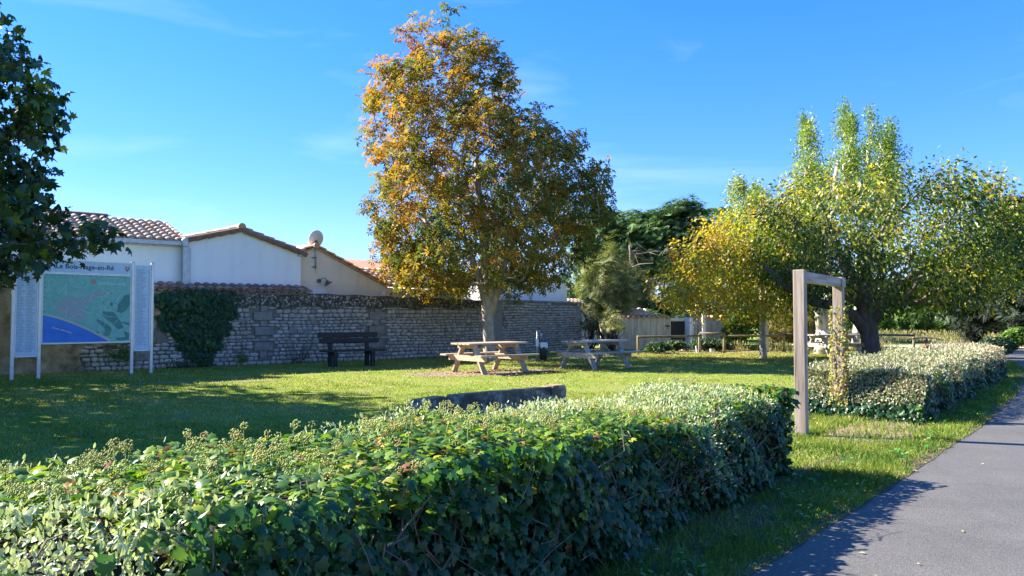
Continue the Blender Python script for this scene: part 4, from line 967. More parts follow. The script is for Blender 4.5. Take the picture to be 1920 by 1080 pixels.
# ------------------------------------------------------------ map board
def text_mesh(s, size, mat, name, bold=0.0):
    cu = bpy.data.curves.new(name, 'FONT'); cu.body = s; cu.size = size; cu.extrude = .001; cu.offset = bold; cu.resolution_u = 3
    o = bpy.data.objects.new('tmp', cu); col.objects.link(o); dg = bpy.context.evaluated_depsgraph_get()
    me = bpy.data.meshes.new_from_object(o.evaluated_get(dg)); bpy.data.objects.remove(o); me.materials.clear(); me.materials.append(mat)
    return me
def map_board():
    p1 = np.array([-11.29, 17.5]); d = np.array([2.2, 2.2]); Lb = 3.12; d /= np.linalg.norm(d); root = empty('map_board', (*p1, 0), math.atan2(d[1], d[0]))
    tag(root, 'town map board on four metal posts with blue sea and green land on its panel', 'sign')
    X = [0, .53, 2.56, 3.03]; H = 2.78
    for x, h in zip(X, (H, H + .02, H, H)):
        m = MB(); m.box((x, 0, h / 2 - .05), (.075, .075, h + .1)); m.build('post', M['alu'], root, bevel=.012)
        m = MB(); m.box((x, 0, h + .008), (.082, .082, .016)); m.build('post_cap', M['zinc'], root)
    def panel(x0, x1, z0, z1, mat, name):
        m = MB(); m.box(((x0 + x1) / 2, 0, (z0 + z1) / 2), (x1 - x0 - .004, .03, z1 - z0)); pn = m.build(name, mat, root)
        m = MB()
        for zz_ in (z0, z1): m.box(((x0 + x1) / 2, -.004, zz_), (x1 - x0 - .006, .05, .035))
        for xx_ in (x0 + .012, x1 - .012): m.box((xx_, -.002, (z0 + z1) / 2), (.024, .046, z1 - z0 - .036))
        m.build('frame', M['alu'], root, bevel=.004)
        return pn
    e = .038
    pl = panel(X[0] + e, X[1] - e, .52, 2.70, M['panel_blue'], 'index_panel')
    pr = panel(X[2] + e, X[3] - e, .58, 2.72, M['panel_blue'], 'index_panel')
    ph = panel(X[1] + e, X[2] - e, 2.46, 2.755, M['panel_blue'], 'title_panel')
    x0, x1, z0, z1 = X[1] + e, X[2] - e, .80, 2.44
    pm = panel(x0, x1, z0, z1, M['map_land'], 'map_panel')
    r = np.random.default_rng(2)
    def lines(xa, xb, za, zb, cols, parent, mat, dotx=()):
        m = MB(); z = zb
        while z > za:
            for (ca, cb) in cols:
                x = ca; L = (cb - ca) * r.uniform(.45, 1)
                while x < ca + L:
                    wl = r.uniform(.012, .045); m.flat([(x, z), (min(x + wl, cb), z), (min(x + wl, cb), z + .013), (x, z + .013)], -.0185); x += wl + .007
            z -= .034
        m.build('printed_line', mat, parent)
        m = MB()
        for dx in dotx:
            z = zb
            while z > za: m.flat([(dx, z), (dx + .012, z), (dx + .012, z + .012), (dx, z + .012)], -.0185); z -= .034
        m.build('printed_dot', M['ink'], parent)
    lines(0, 0, .70, 2.60, [(X[2] + .10, X[2] + .34)], pr, M['ink_grey'], (X[2] + .07, X[3] - .09))
    lines(0, 0, .62, 2.60, [(X[0] + .07, X[0] + .23), (X[0] + .28, X[0] + .44)], pl, M['ink_grey'], (X[0] + .255,))
    # title
    link('title_text', text_mesh('Le Bois-Plage-en-Ré', .158, M['ink'], 'title_text', .0035), ph, (x0 + .27, -.0185, 2.565), (R(90), 0, 0))
    pass
    m = MB(); cx_, cz = x0 + .12, 2.62; m.flat([(cx_ - .085, cz), (cx_, cz - .085), (cx_ + .085, cz), (cx_, cz + .085)], -.0180); m.build('diamond_logo', M['ink'], ph)
    m = MB(); m.flat([(cx_ - .045, cz - .01), (cx_ - .02, cz - .045), (cx_ + .0, cz + .03), (cx_ - .02, cz + .03)], -.0195); m.flat([(cx_ + .005, cz - .04), (cx_ + .03, cz - .02), (cx_ + .05, cz + .04), (cx_ + .02, cz + .03)], -.0195); m.build('logo_sail', M['red'], ph)
    cx_, cz = x1 - .10, 2.61; m = MB(); m.flat([(cx_ - .055, cz + .07), (cx_ - .055, cz - .02), (cx_, cz - .085), (cx_ + .055, cz - .02), (cx_ + .055, cz + .07), (cx_, cz + .05)], -.0180); m.build('town_crest', M['ink_grey'], ph)
    m = MB(); m.flat([(cx_ - .035, cz + .03), (cx_ - .03, cz - .02), (cx_, cz - .05), (cx_ + .03, cz - .02), (cx_ + .035, cz + .03)], -.0195); m.flat([(cx_ - .04, cz + .045), (cx_ - .01, cz + .04), (cx_ - .02, cz + .06)], -.0195); m.build('crest_field', M['red'], ph)
    m = MB(); m.flat([(cx_ - .02, cz + .0), (cx_ + .02, cz + .0), (cx_, cz + .035)], -.0205); m.build('crest_mark', M['print_white'], ph)
    # map
    fx = lambda u: x0 + .03 + u * (x1 - x0 - .06); fz = lambda v: z1 - .025 - v * (z1 - z0 - .05)
    def shape(pts_, mat, y, name):
        m = MB(); m.flat([(fx(a), fz(b)) for a, b in pts_], y); return m.build(name, mat, pm)
    coast = [(0, .60), (.08, .62), (.18, .655), (.30, .71), (.42, .775), (.53, .84), (.62, .905), (.70, .955), (.76, 1.0)]
    shape(coast + [(0, 1)], M['map_sea'], -.0175, 'map_sea')
    m = MB()
    for (a, b) in zip(coast[:-1], coast[1:]):
        m.flat([(fx(a[0]), fz(a[1] + .004)), (fx(b[0]), fz(b[1] + .004)), (fx(b[0] + .008), fz(b[1] - .025)), (fx(a[0] + .008), fz(a[1] - .025))], -.0182)
    m.build('map_beach', M['map_sand'], pm)
    town = [(.13, .42), (.20, .35), (.30, .33), (.42, .35), (.50, .30), (.60, .24), (.68, .22), (.69, .28), (.60, .34), (.50, .40), (.47, .50), (.48, .62), (.42, .70), (.36, .68), (.24, .60), (.14, .53)]
    shape(town, M['map_town'], -.0176, 'map_town')
    for w_ in ([(.67, .54), (.80, .55), (.84, .60), (.91, .73), (.93, .80), (.86, .82), (.80, .74), (.74, .68), (.67, .60)], [(.60, .66), (.66, .68), (.77, .78), (.79, .82), (.75, .93), (.68, .90), (.70, .82), (.66, .75), (.61, .70)],
               [(1, .27), (.93, .29), (.90, .36), (.85, .44), (.84, .54), (.90, .57), (.96, .52), (1, .44)], [(.90, .70), (1, .72), (1, .76), (.93, .73)], [(.93, .84), (1, .88), (1, .98), (.86, .99), (.83, .95), (.95, .94)],
               [(.75, .42), (.79, .40), (.80, .45), (.77, .46)], [(.81, .39), (.84, .41), (.83, .44)], [(.67, .38), (.69, .41), (.675, .43)], [(.60, .84), (.64, .86), (.62, .90)], [(.76, .25), (.78, .26), (.77, .30)], [(.47, .50), (.50, .52), (.49, .54)]):
        shape(w_, M['map_wood'], -.0178, 'map_wood')
    m = MB()
    for k in range(34):
        a = np.array([r.uniform(.03, .97), r.uniform(.05, .95)])
        if a[1] > np.interp(a[0], [c[0] for c in coast], [c[1] for c in coast]) - .08: continue
        th = r.uniform(0, 3.14)
        for q in range(4):
            b = a + np.array([math.cos(th), math.sin(th)]) * .05
            if not (.02 < b[0] < .98 and .03 < b[1] < np.interp(b[0], [c[0] for c in coast], [c[1] for c in coast]) - .04): break
            nrm = np.array([-(b - a)[1], (b - a)[0]]); nrm *= .0012 / max(1e-6, np.linalg.norm(nrm))
            m.flat([(fx((a + nrm)[0]), fz((a + nrm)[1])), (fx((b + nrm)[0]), fz((b + nrm)[1])), (fx((b - nrm)[0]), fz((b - nrm)[1])), (fx((a - nrm)[0]), fz((a - nrm)[1]))], -.0190 - k * 1e-5); a = b; th += r.normal() * .4
    m.build('map_road', M['print_white'], pm)
    m = MB()
    for k in range(14): m.flat([(fx(.03 + k * .07), fz(.015)), (fx(.04 + k * .07), fz(.015)), (fx(.04 + k * .07), fz(.003)), (fx(.03 + k * .07), fz(.003))], -.0188)
    for k in range(13): m.flat([(fx(.005), fz(.05 + k * .07)), (fx(.015), fz(.05 + k * .07)), (fx(.015), fz(.062 + k * .07)), (fx(.005), fz(.062 + k * .07))], -.0188)
    m.build('map_tick', M['ink'], pm)
    c = (fx(.56), fz(.09)); m = MB(); m.flat([(c[0] + .06 * math.cos(a), c[1] + .06 * math.sin(a)) for a in np.linspace(0, 6.28, 25)[:-1]], -.0186); m.build('map_compass', M['red'], pm)
    m = MB(); m.flat([(c[0] + .045 * math.cos(a), c[1] + .045 * math.sin(a)) for a in np.linspace(0, 6.28, 25)[:-1]], -.0192); m.build('compass_face', M['map_town'], pm)
    m = MB(); m.flat([(c[0], c[1] + .04), (c[0] + .012, c[1]), (c[0], c[1] - .04), (c[0] - .012, c[1])], -.0197); m.flat([(c[0] - .035, c[1] - .006), (c[0] + .035, c[1] - .006), (c[0] + .035, c[1] + .006), (c[0] - .035, c[1] + .006)], -.0200); m.build('compass_needle', M['red'], pm)
    link('map_text', text_mesh('BOIS-PLAGE-EN-RÉ', .078, M['print_white'], 'map_text'), pm, (fx(.62), -.0192, fz(.135)), (R(90), 0, 0), (.95, 1, 1))
    link('map_text', text_mesh('Océan Atlantique', .06, M['print_white'], 'map_text'), pm, (fx(.10), -.0192, fz(.79)), (R(90), R(17), 0))
map_board()

# ------------------------------------------------------------ bench
def bench():
    c = px(652, 687, 22.35); root = empty('park_bench', (c[0] + .16, 22.15, 0), WRZ - .12); tag(root, 'dark stained wooden park bench standing in the shade of the stone wall', 'bench')
    for z, x0 in ((.90, -.90), (.735, -.87)):
        m = MB(); m.box((x0 + .9, .24 - (z - .73) * .0 + (.05 if z > .8 else 0), z), (1.80, .05, .145), 0); m.build('back_board', M['wood_dark'], root, bevel=.02)
    for k, y in enumerate((-.20, -.03, .13)):
        m = MB(); m.box((.05, y, .46), (1.86, .15, .045)); m.build('seat_board', M['wood_dark'], root, bevel=.008)
    for x in (-.55, .55):
        m = MB(); m.box((x, .21, .20), (.11, .11, .46)); m.build('leg', M['wood_dark'], root, bevel=.008)
        m = MB(); m.box((x, -.23, .20), (.11, .11, .46)); m.build('leg', M['wood_dark'], root, bevel=.008)
        m = MB(); m.box((x, .0, .385), (.12, .58, .10)); m.build('bearer', M['wood_dark'], root, bevel=.008)
        m = MB(); m.beam((x, .19, .40), (x, .33, .96), .12, .06); m.build('back_support', M['wood_dark'], root)
bench()

# ------------------------------------------------------------ picnic tables
def picnic(loc, rz, mt, label, group, seed):
    r = np.random.default_rng(seed); root = empty('picnic_table', loc, rz); tag(root, label, 'picnic table', group)
    L = 1.95
    for k in range(5):
        m = MB(); m.box((r.normal() * .008, -.31 + k * .155, .745), (L, .145, .042)); m.build('table_board', mt, root, bevel=.005)
    for sgn in (-1, 1):
        for k in range(2):
            m = MB(); m.box((0, sgn * (.63 + k * .135), .455), (L, .128, .042)); m.build('seat_board', mt, root, bevel=.005)
    for x in (-.68, .68):
        for sgn in (-1, 1):
            m = MB(); m.beam((x - .0, sgn * .62, 0), (x, sgn * .22, .722), .055, .15, up=(1, 0, 0)); m.build('leg', mt, root, bevel=.004)
        m = MB(); m.box((x - .055, 0, .385), (.05, 1.50, .14)); m.build('seat_bearer', mt, root, bevel=.004)
        m = MB(); m.box((x - .055, 0, .675), (.05, .74, .09)); m.build('top_bearer', mt, root, bevel=.004)
        m = MB(); m.beam((x * .9, 0, .43), (x * .25, 0, .70), .045, .07); m.build('brace', mt, root)
    return root
picnic((-.57, 19.95, 0), math.atan2(.66, .75), M['wood_tan_x'], 'tan picnic table on a bare dirt patch under the chestnut', 'picnic tables on the lawn', 1)
picnic((2.32, 21.55, 0), math.atan2(.66, .75), M['wood_grey_x'], 'grey weathered picnic table right of the dog waste bin', 'picnic tables on the lawn', 2)
picnic((11.75, 28.3, 0), math.atan2(.3, .95), M['wood_grey_x'], 'distant grey picnic table seen through the wooden portal', 'picnic tables on the lawn', 3)

# ------------------------------------------------------------ bin
def bin_():
    c = px(1013, 676, 25); root = empty('waste_bin', (c[0], 25, 0), .1); tag(root, 'dark dog waste bin on a steel post with a white bag dispenser', 'bin')
    m = MB(); m.tube([(-.10, 0, 0), (-.10, 0, .98)], .03, 10); m.build('post', M['alu'], root, smooth=True)
    m = MB(); m.tube([(.10, 0, .03), (.10, 0, .06), (.10, 0, .44), (.10, 0, .46)], [.11, .125, .125, .12], 16); m.build('bin_body', M['black'], root, smooth=True)
    m = MB(); m.box((.11, -.02, .50), (.24, .20, .20)); m.build('bag_dispenser', M['whitepl'], root, bevel=.03)
    m = MB(); m.tube([(.09, 0, .60), (.09, 0, .70), (.08, 0, .80), (.07, 0, .86)], [.125, .13, .10, .03], 14); m.build('hood', M['greypl'], root, smooth=True)
    m = MB(); m.ball((.03, -.03, .83), .055); m.build('lamp_cap', M['alu'], root, smooth=True)
    m = MB(); m.box((-.11, -.04, .58), (.09, .02, .24)); m.build('plate', M['whitepl'], root)
bin_()

# ------------------------------------------------------------ concrete block edging
def concrete():
    root = empty('concrete_edging', (-.74, 9.3, 0)); tag(root, 'low lichen covered concrete slab wall with an end block on the lawn behind the hedge', 'low wall')
    a = np.array([0.0, 0, 0]); b = np.array([1.42, 1.28, 0]); d = (b - a) / np.linalg.norm(b - a); nn = np.array([-d[1], d[0], 0])
    def slab(p, q, h, th, name, c0=.05):
        L = np.linalg.norm(q - p); dd = (q - p) / L; ns = np.array([-dd[1], dd[0], 0])
        poly = [(0, -.05), (L, -.05), (L, h - c0), (L - c0, h), (c0, h), (0, h - c0)]
        V = [p + dd * x + ns * t * th + np.array([0, 0, z]) for t in (0, 1) for x, z in poly]; n = 6
        m = MB(); m._add(V, [tuple(range(n)), tuple(range(n, 2 * n))[::-1]] + [(i, n + i, n + (i + 1) % n, (i + 1) % n) for i in range(n)])
        o = m.build(name, [M['concrete'], M['concrete_top']], root, bevel=.012)
        for pl_ in o.data.polygons:
            if pl_.normal.z > .8: pl_.material_index = 1
        return o
    slab(a + d * .01, b, .50, .11, 'long_slab', .03)
    slab(b - d * .22 - nn * .03, b + d * .06 - nn * .03, .512, .17, 'end_post', .04)
    slab(np.array([-.31, -.62, 0]), np.array([-.01, -.03, 0]), .50, .16, 'end_slab', .09)
    slab(np.array([.0, -.06, 0]) + d * .02 - nn * .02, np.array([.0, -.06, 0]) + d * .13 - nn * .02, .49, .14, 'joint_block', .03)
concrete()

# ------------------------------------------------------------ wooden portal
def portal():
    a, b = HD(9.62, -2.98), HD(11.62, -3.06); root = empty('wooden_portal', a, math.atan2(b[1] - a[1], b[0] - a[0])); tag(root, 'tall weathered grey wooden portal frame between the two hedges', 'portal')
    L = np.linalg.norm(b[:2] - a[:2]); H = 2.01
    m = MB(); m.box((0, 0, H / 2 - .1), (.125, .135, H + .2)); m.build('post', M['wood_grey'], root, bevel=.008)
    m = MB(); m.box((L, 0, H / 2 - .1), (.13, .135, H + .2 - .02)); p2 = m.build('post', M['wood_grey'], root, bevel=.008); p2['label'] = 'post overgrown with creeper'
    m = MB(); m.box(((L) / 2, .0, H - .085), (L - .132, .125, .125)); m.build('lintel', M['wood_grey_x'], root, bevel=.008)
    m = MB(); m.box((L - .02, -.074, H - .085), (.22, .012, .13)); m.build('strap_plate', M['wood_grey_x'], root)
    r = np.random.default_rng(9)
    cr_ = empty('creeper', b); tag(cr_, 'thin yellowing creeper climbing the far post of the wooden portal', 'creeper')
    rt = root.rotation_euler.z; c, s_ = math.cos(rt), math.sin(rt)
    def loc(x, y, z): return np.array([c * x - s_ * y, s_ * x + c * y, z])
    m = MB()
    for k in range(4):
        ph = k * 1.6; pts_ = []
        for q in range(26):
            z = q / 25 * r.uniform(1.35, 1.5) ; aa = ph + z * 3.0 + .3 * math.sin(z * 9 + k); pts_.append(loc(-.078 * np.sign(math.cos(aa)) * min(1, abs(math.cos(aa)) * 1.5), .08 * np.sign(math.sin(aa)) * min(1, abs(math.sin(aa)) * 1.5), z))
        m.tube(pts_, .006, 4)
    m.build('stem', M['twig'], cr_)
    n = 1000; z = r.uniform(0, 1, n) ** 1.5 * 1.6; fa = r.integers(0, 3, n); u_ = r.uniform(-.08, .08, n) - (fa == 0) * .03
    P = np.array([loc(-.075 - r.uniform(0, .04), u, zz_) if f == 0 else loc(u - .02, -.08 - r.uniform(0, .04), zz_) if f == 1 else loc(u - .03, .08 + r.uniform(0, .04), zz_) for u, zz_, f in zip(u_, z, fa)]) + b
    leaf_cloud('foliage', P, frames(np.array([-.6, -.7, .3]) + unit(n, r) * .6, np.array([0, 0, -1.0]) + unit(n, r) * .5), r.uniform(.018, .042, n), T_ivy, .74 + .2 * r.normal(size=n), M['creeper'], cr_)
portal()

# ------------------------------------------------------------ post and rail fence
def fence():
    posts = [(1196, 665, 629), (1311, 661, 626), (1357, 662, 624), (1469, 660, 624), (1585, 656, 628), (1712, 655, 632)]
    base = None; root = None; tops = []
    for i, (xp, yb, yt) in enumerate(posts):
        Y = EYE * FPX / (yb - 592); p = px(xp, yb, Y); h = EYE + (592 - yt) / FPX * Y
        if root is None: root = empty('wooden_fence', p); tag(root, 'low round post and rail fence between the beige enclosure and the spreading tree', 'fence')
        b = p - np.array(root.location); tops.append((b, h))
        m = MB(); m.tube([b - [0, 0, .2], b + [0, 0, h - .03], b + [0, 0, h]], [.055, .05, .04], 10); m.build('post', M['post'], root, smooth=True)
    zs = [(.66, .66), (.77, .77), (.66, .66), (.70, .68), (.68, .60)]
    for i in range(5):
        a, b = tops[i][0], tops[i + 1][0]; z = zs[i]
        m = MB(); m.tube([a + [0, -.05, z[0]], (a + b) / 2 + [0, -.05, (z[0] + z[1]) / 2 - .01], b + [0, -.05, z[1]]], .045, 9); m.build('rail', M['rail'] if i < 3 else M['bark_dark'], root, smooth=True)
fence()

# ------------------------------------------------------------ beige enclosure
def enclosure():
    a = px(1146, 656, 33.2); b = px(1257, 655, 33.6); c = px(1290, 655, 33.8); d = px(1366, 655, 34.0)
    root = empty('bin_enclosure', (a[0], a[1], 0), math.atan2(d[1] - a[1], d[0] - a[0])); tag(root, 'low beige boarded enclosure with tiled top and dark doorway behind the fence', 'enclosure')
    H = 1.37
    def along(p): return (p[0] - a[0]) / math.cos(root.rotation_euler.z)
    xa, xb, xc, xd = 0, along(b), along(c), along(d)
    mat = noise_mat('stained_beige_board', [(.3, (.30, .24, .16)), (.45, (.56, .48, .36)), (.7, (.68, .60, .47))], 7, 8, .9, .3, 24, (1, 1, .12))
    for (u, v) in ((xa, xb), (xc + .12, xd)):
        x = u; k = 0
        while x < v - .02:
            wv = min(.145, v - x); m = MB(); m.box((x + wv / 2, .012 * (k % 2), H / 2), (wv - .008, .04, H)); m.build('board', mat, root); x += wv; k += 1
        m = MB(); m.box(((u + v) / 2, .05, H / 2 - .01), (v - u, .03, H - .03)); m.build('backing_wall', mat, root)
        m = MB()
        for q in range(int((v - u) / .22)): m.tube([(u + .11 + q * .22, -.10, H + .01), (u + .11 + q * .22, .20, H + .05)], [.07, .06], 7)
        m.build('coping_tile', M['tile'], root)
    m = MB(); m.box(((xb + xc) / 2 + .05, .3, H - .09), (xc - xb + .22, .1, .14)); m.build('door_lintel', M['cream'], root)
    m = MB(); m.box(((xb + xc) / 2, .42, H / 2 - .08), (xc - xb, .04, H - .18)); m.build('doorway_shade', M['recess_shade'], root)  # set-back dark sheet, the open doorway's shade painted in
    m = MB(); m.box((xc + .03, .05, H / 2), (.16, .55, H)); m.build('pillar', M['white'], root)
    m = MB(); m.box((xb - .03, .2, H / 2 - .02), (.08, .4, H - .04)); m.build('door_jamb', M['cream'], root)
    for (xx, yy) in ((xa, .9), (xd, .9)):
        m = MB(); m.box((xx, yy, H / 2), (.12, 1.75, H - .02)); m.build('side_wall', mat, root)
    x1, x2 = along(px(1165, 600, 33.3)), along(px(1238, 600, 33.3))
    m = MB(); m._add([(x1, .5, H + .02), (x2, .5, H + .02), (x2, 1.9, H + .34), (x1, 1.9, H + .34), (x1, 1.9, H - .1), (x2, 1.9, H - .1), (x1, .5, H - .1), (x2, .5, H - .1)], [(0, 1, 2, 3), (3, 2, 5, 4), (0, 3, 4, 6), (1, 7, 5, 2), (0, 6, 7, 1)])
    rf = m.build('roof', M['tile'], root)
    tile_roof(rf, (x1, .45, H + .03), (1, 0, 0), (0, math.cos(.225), math.sin(.225)), int((x2 - x1) / .25), 4, 'tile', seed=61, lo=3, hi=6)
    xw = along(px(1297, 620, 33.9)); m = MB(); m.tube([(xw, -.03, .78), (xw, -.05, .78)], .001, 4); 
    m = MB(); m.prism([(xw + .055 * math.cos(t), .86 + .19 * math.sin(t)) for t in np.linspace(0, 6.28, 17)[:-1]], -.045, -.022); m.build('oval_opening', M['whitepl'], root)  # white oval stands for light seen through a small window opening
    xk = along(px(1248, 612, 33.9)); m = MB(); m.ball((xk, -.06, 1.0), .05, sc=(2.2, 1, .7)); m.build('hose_hook', M['bark_dark'], root)
enclosure()
c = px(1319, 655, 32.6); o = MB(); o.box((0, 0, 0.82), (.13, .13, 1.66)); ob = o.build('marker_post', M['white'], None, bevel=.01, loc=(c[0], 32.6, 0)); tag(ob, 'slim white post taller than the beige enclosure, in front of it', 'post')
c = px(1304, 660, 30.6); o = MB(); o.beam((0, 0, 0), (-.04, 0, .27), .05, .05); ob = o.build('marker_stake', M['white'], None, loc=(c[0], 30.4, 0)); tag(ob, 'short white leaning stake beside the fence post', 'stake')
for k, (xp, Y) in enumerate([(1335, 30.9), (1283, 32.0)]):
    c = px(xp, 660, Y); V, F4, F3 = stone_mesh(rng, 0); ob = link('stone_block', mesh_np('stone_block', V, [F4, F3], M['stone'], np.full(len(F4) + len(F3), .9)), None, (c[0], Y, .06), (R(80), 0, 0), (.3 if k else .22, .2, .16))
    tag(ob, ['small pale rock on the soil by the fence', 'pale flat rock before the enclosure doorway'][k], 'rock')

# pale old tree trunks behind the portal (big double trunk and a thin one)
def pale_trunk(xp, yb, yt, Y, wpx, lab, fork):
    p = px(xp, yb, Y); h = EYE + (592 - yt) / FPX * Y; rr = wpx / 2 / FPX * Y; root = empty('old_tree', (p[0], Y, 0)); tag(root, lab, 'tree')
    m = MB()
    if fork:
        m.tube([(0, 0, -.1), (0, 0, .4), (.02, 0, .9)], [rr * 1.25, rr, rr * .95], 12)
        m.tube([(-.06, 0, .7), (-.18, 0, 1.5), (-.34, 0, h)], [rr * .65, rr * .55, rr * .4], 10); m.tube([(.10, 0, .7), (.14, 0, 1.6), (.22, 0, h + .4)], [rr * .65, rr * .55, rr * .42], 10)
    else: m.tube([(0, 0, -.1), (.04, 0, 1), (.1, 0, 2), (.02, 0, h)], [rr * 1.15, rr, rr * .9, rr * .8], 10)
    m.build('trunk', M['bark_grey'], root, smooth=True)
    n = 1200; r = np.random.default_rng(int(xp)); P = np.array([p[0], Y, h + .5]) + r.normal(size=(n, 3)) * [.9, .7, .6]
    P[:, 2] = np.maximum(P[:, 2], h - .5)
    leaf_cloud('crown', P, frames(unit(n, r) + [0, 0, .5], unit(n, r) - [0, 0, .8]), r.uniform(.1, .2, n), T_oval2, .35 + .2 * r.normal(size=n), M['limeleaf'], root)
pale_trunk(1545, 657, 560, 29.5, 34, 'thick pale forked trunk seen inside the wooden portal', True)
pale_trunk(1607, 650, 530, 33.5, 14, 'slim pale trunk left of the dark forked trunk', False)
pale_trunk(1433, 655, 560, 31.0, 13, 'slim pale trunk draped with dry creeper left of the golden shrub', False)
pale_trunk(1700, 628, 560, 60, 6, 'thin distant trunk beyond the clearing', False)

# low thick dark limbs on the spreading tree are part of its look
def main_limbs():
    root = [o for o in col.objects if o.name.startswith('spreading_tree')][0]
    for pts_, rr in (([(-.05, 0, .95), (-.45, -.05, 1.45), (-1.0, -.1, 1.75), (-1.7, -.15, 1.85), (-2.5, -.2, 2.3), (-3.2, -.3, 2.9)], [.2, .17, .16, .14, .11, .06]),
                     ([(.05, 0, 1.35), (.45, 0, 1.95), (1.0, 0, 2.35), (1.8, .1, 2.9), (2.7, .2, 3.4)], [.24, .2, .16, .11, .05]),
                     ([(-.05, .05, 1.6), (-.3, .2, 2.4), (-.7, .3, 3.3), (-1.2, .4, 4.2)], [.24, .2, .14, .07])):
        m = MB(); m.tube(pts_, rr, 9); m.build('limb', M['bark_dark'], root, smooth=True)
main_limbs()
def chestnut_limbs():
    root = [o for o in col.objects if o.name.startswith('chestnut_tree')][0]
    for pts_, rr in (([(-.03, 0, 1.55), (-.22, -.05, 2.2), (-.45, -.1, 3.0), (-.9, -.15, 4.2), (-1.5, -.2, 5.6)], [.16, .12, .10, .08, .04]),
                     ([(.02, 0, 1.5), (.20, -.06, 2.1), (.40, -.1, 2.9), (.85, -.1, 4.0), (1.6, 0, 5.2)], [.16, .125, .10, .08, .04]),
                     ([(0, 0, 1.9), (.05, -.25, 2.6), (.2, -.7, 3.6), (.2, -1.2, 4.8)], [.13, .11, .08, .04])):
        m = MB(); m.tube(pts_, rr, 9); m.build('limb', M['bark_pale'], root, smooth=True)
chestnut_limbs()

# ------------------------------------------------------------ bicycle
def bicycle():
    root = empty('bicycle', (9.0, 16.85, 0), R(62)); tag(root, 'parked bicycle with blue frame half hidden behind the silvery hedge', 'bicycle')
    for x in (-.52, .52):
        n = 28; V = []; F = []
        for i in range(n):
            a = 2 * math.pi * i / n
            for k in range(6):
                b = 2 * math.pi * k / 6; q = .33 + .018 * math.cos(b); V.append((x + q * math.cos(a), .018 * math.sin(b), .35 + q * math.sin(a)))
        for i in range(n):
            for k in range(6): F.append((i * 6 + k, i * 6 + (k + 1) % 6, ((i + 1) % n) * 6 + (k + 1) % 6, ((i + 1) % n) * 6 + k))
        m = MB(); m._add(V, F); wh = m.build('wheel', M['rubber'], root, smooth=True)
        m = MB()
        for k in range(12):
            a = k * math.pi / 6; m.tube([(x, 0, .35), (x + .32 * math.cos(a), 0, .35 + .32 * math.sin(a))], .0025, 3)
        m.tube([(x, -.04, .35), (x, .04, .35)], .022, 8); m.build('spoke', M['alu'], wh)
    m = MB(); hd = (.40, 0, .80); bb = (-.05, 0, .30); st = (-.20, 0, .68)
    for a, b, r_ in ((hd, (.42, 0, .68), .025), ((.42, 0, .70), bb, .022), ((-.18, 0, .60), bb, .02), ((.40, 0, .78), (-.19, 0, .62), .02), (bb, (-.52, 0, .35), .012), ((-.18, 0, .60), (-.52, 0, .35), .01)): m.tube([a, b], r_, 8)
    m.build('frame', M['bluepaint'], root, smooth=True)
    m = MB(); m.tube([(.42, 0, .70), (.47, -.05, .58), (.52, -.05, .35)], .014, 7); m.tube([(.42, 0, .70), (.47, .05, .58), (.52, .05, .35)], .014, 7); m.build('fork', M['bluepaint'], root, smooth=True)
    m = MB(); m.tube([(-.18, 0, .60), (-.22, 0, .76)], .014, 7); m.build('seat_post', M['alu'], root)
    m = MB(); m.ball((-.23, 0, .79), .13, 12, 8, (1.1, .7, .28)); m.build('saddle', M['leather'], root, smooth=True)
    m = MB(); m.tube([(.40, 0, .80), (.37, 0, .95)], .014, 7); m.tube([(.22, -.30, .93), (.34, -.2, .95), (.38, 0, .96), (.34, .2, .95), (.22, .30, .93)], .013, 7); m.build('handlebar', M['black'], root, smooth=True)
    for s_ in (-1, 1):
        m = MB(); m.tube([(.22, s_ * .30, .93), (.13, s_ * .33, .92)], .019, 8); m.build('grip', M['rubber'], root, smooth=True)
    m = MB(); m.ball((.42, 0, .90), .05); m.build('head_lamp', M['black'], root, smooth=True)
    m = MB(); m.tube([(-.05, -.09, .30), (-.05, .09, .30)], .02, 7); m.tube([(-.05, .09, .30), (.05, .10, .17)], .01, 5); m.tube([(-.05, -.09, .30), (-.15, -.10, .43)], .01, 5); m.build('crank', M['alu'], root)
bicycle()

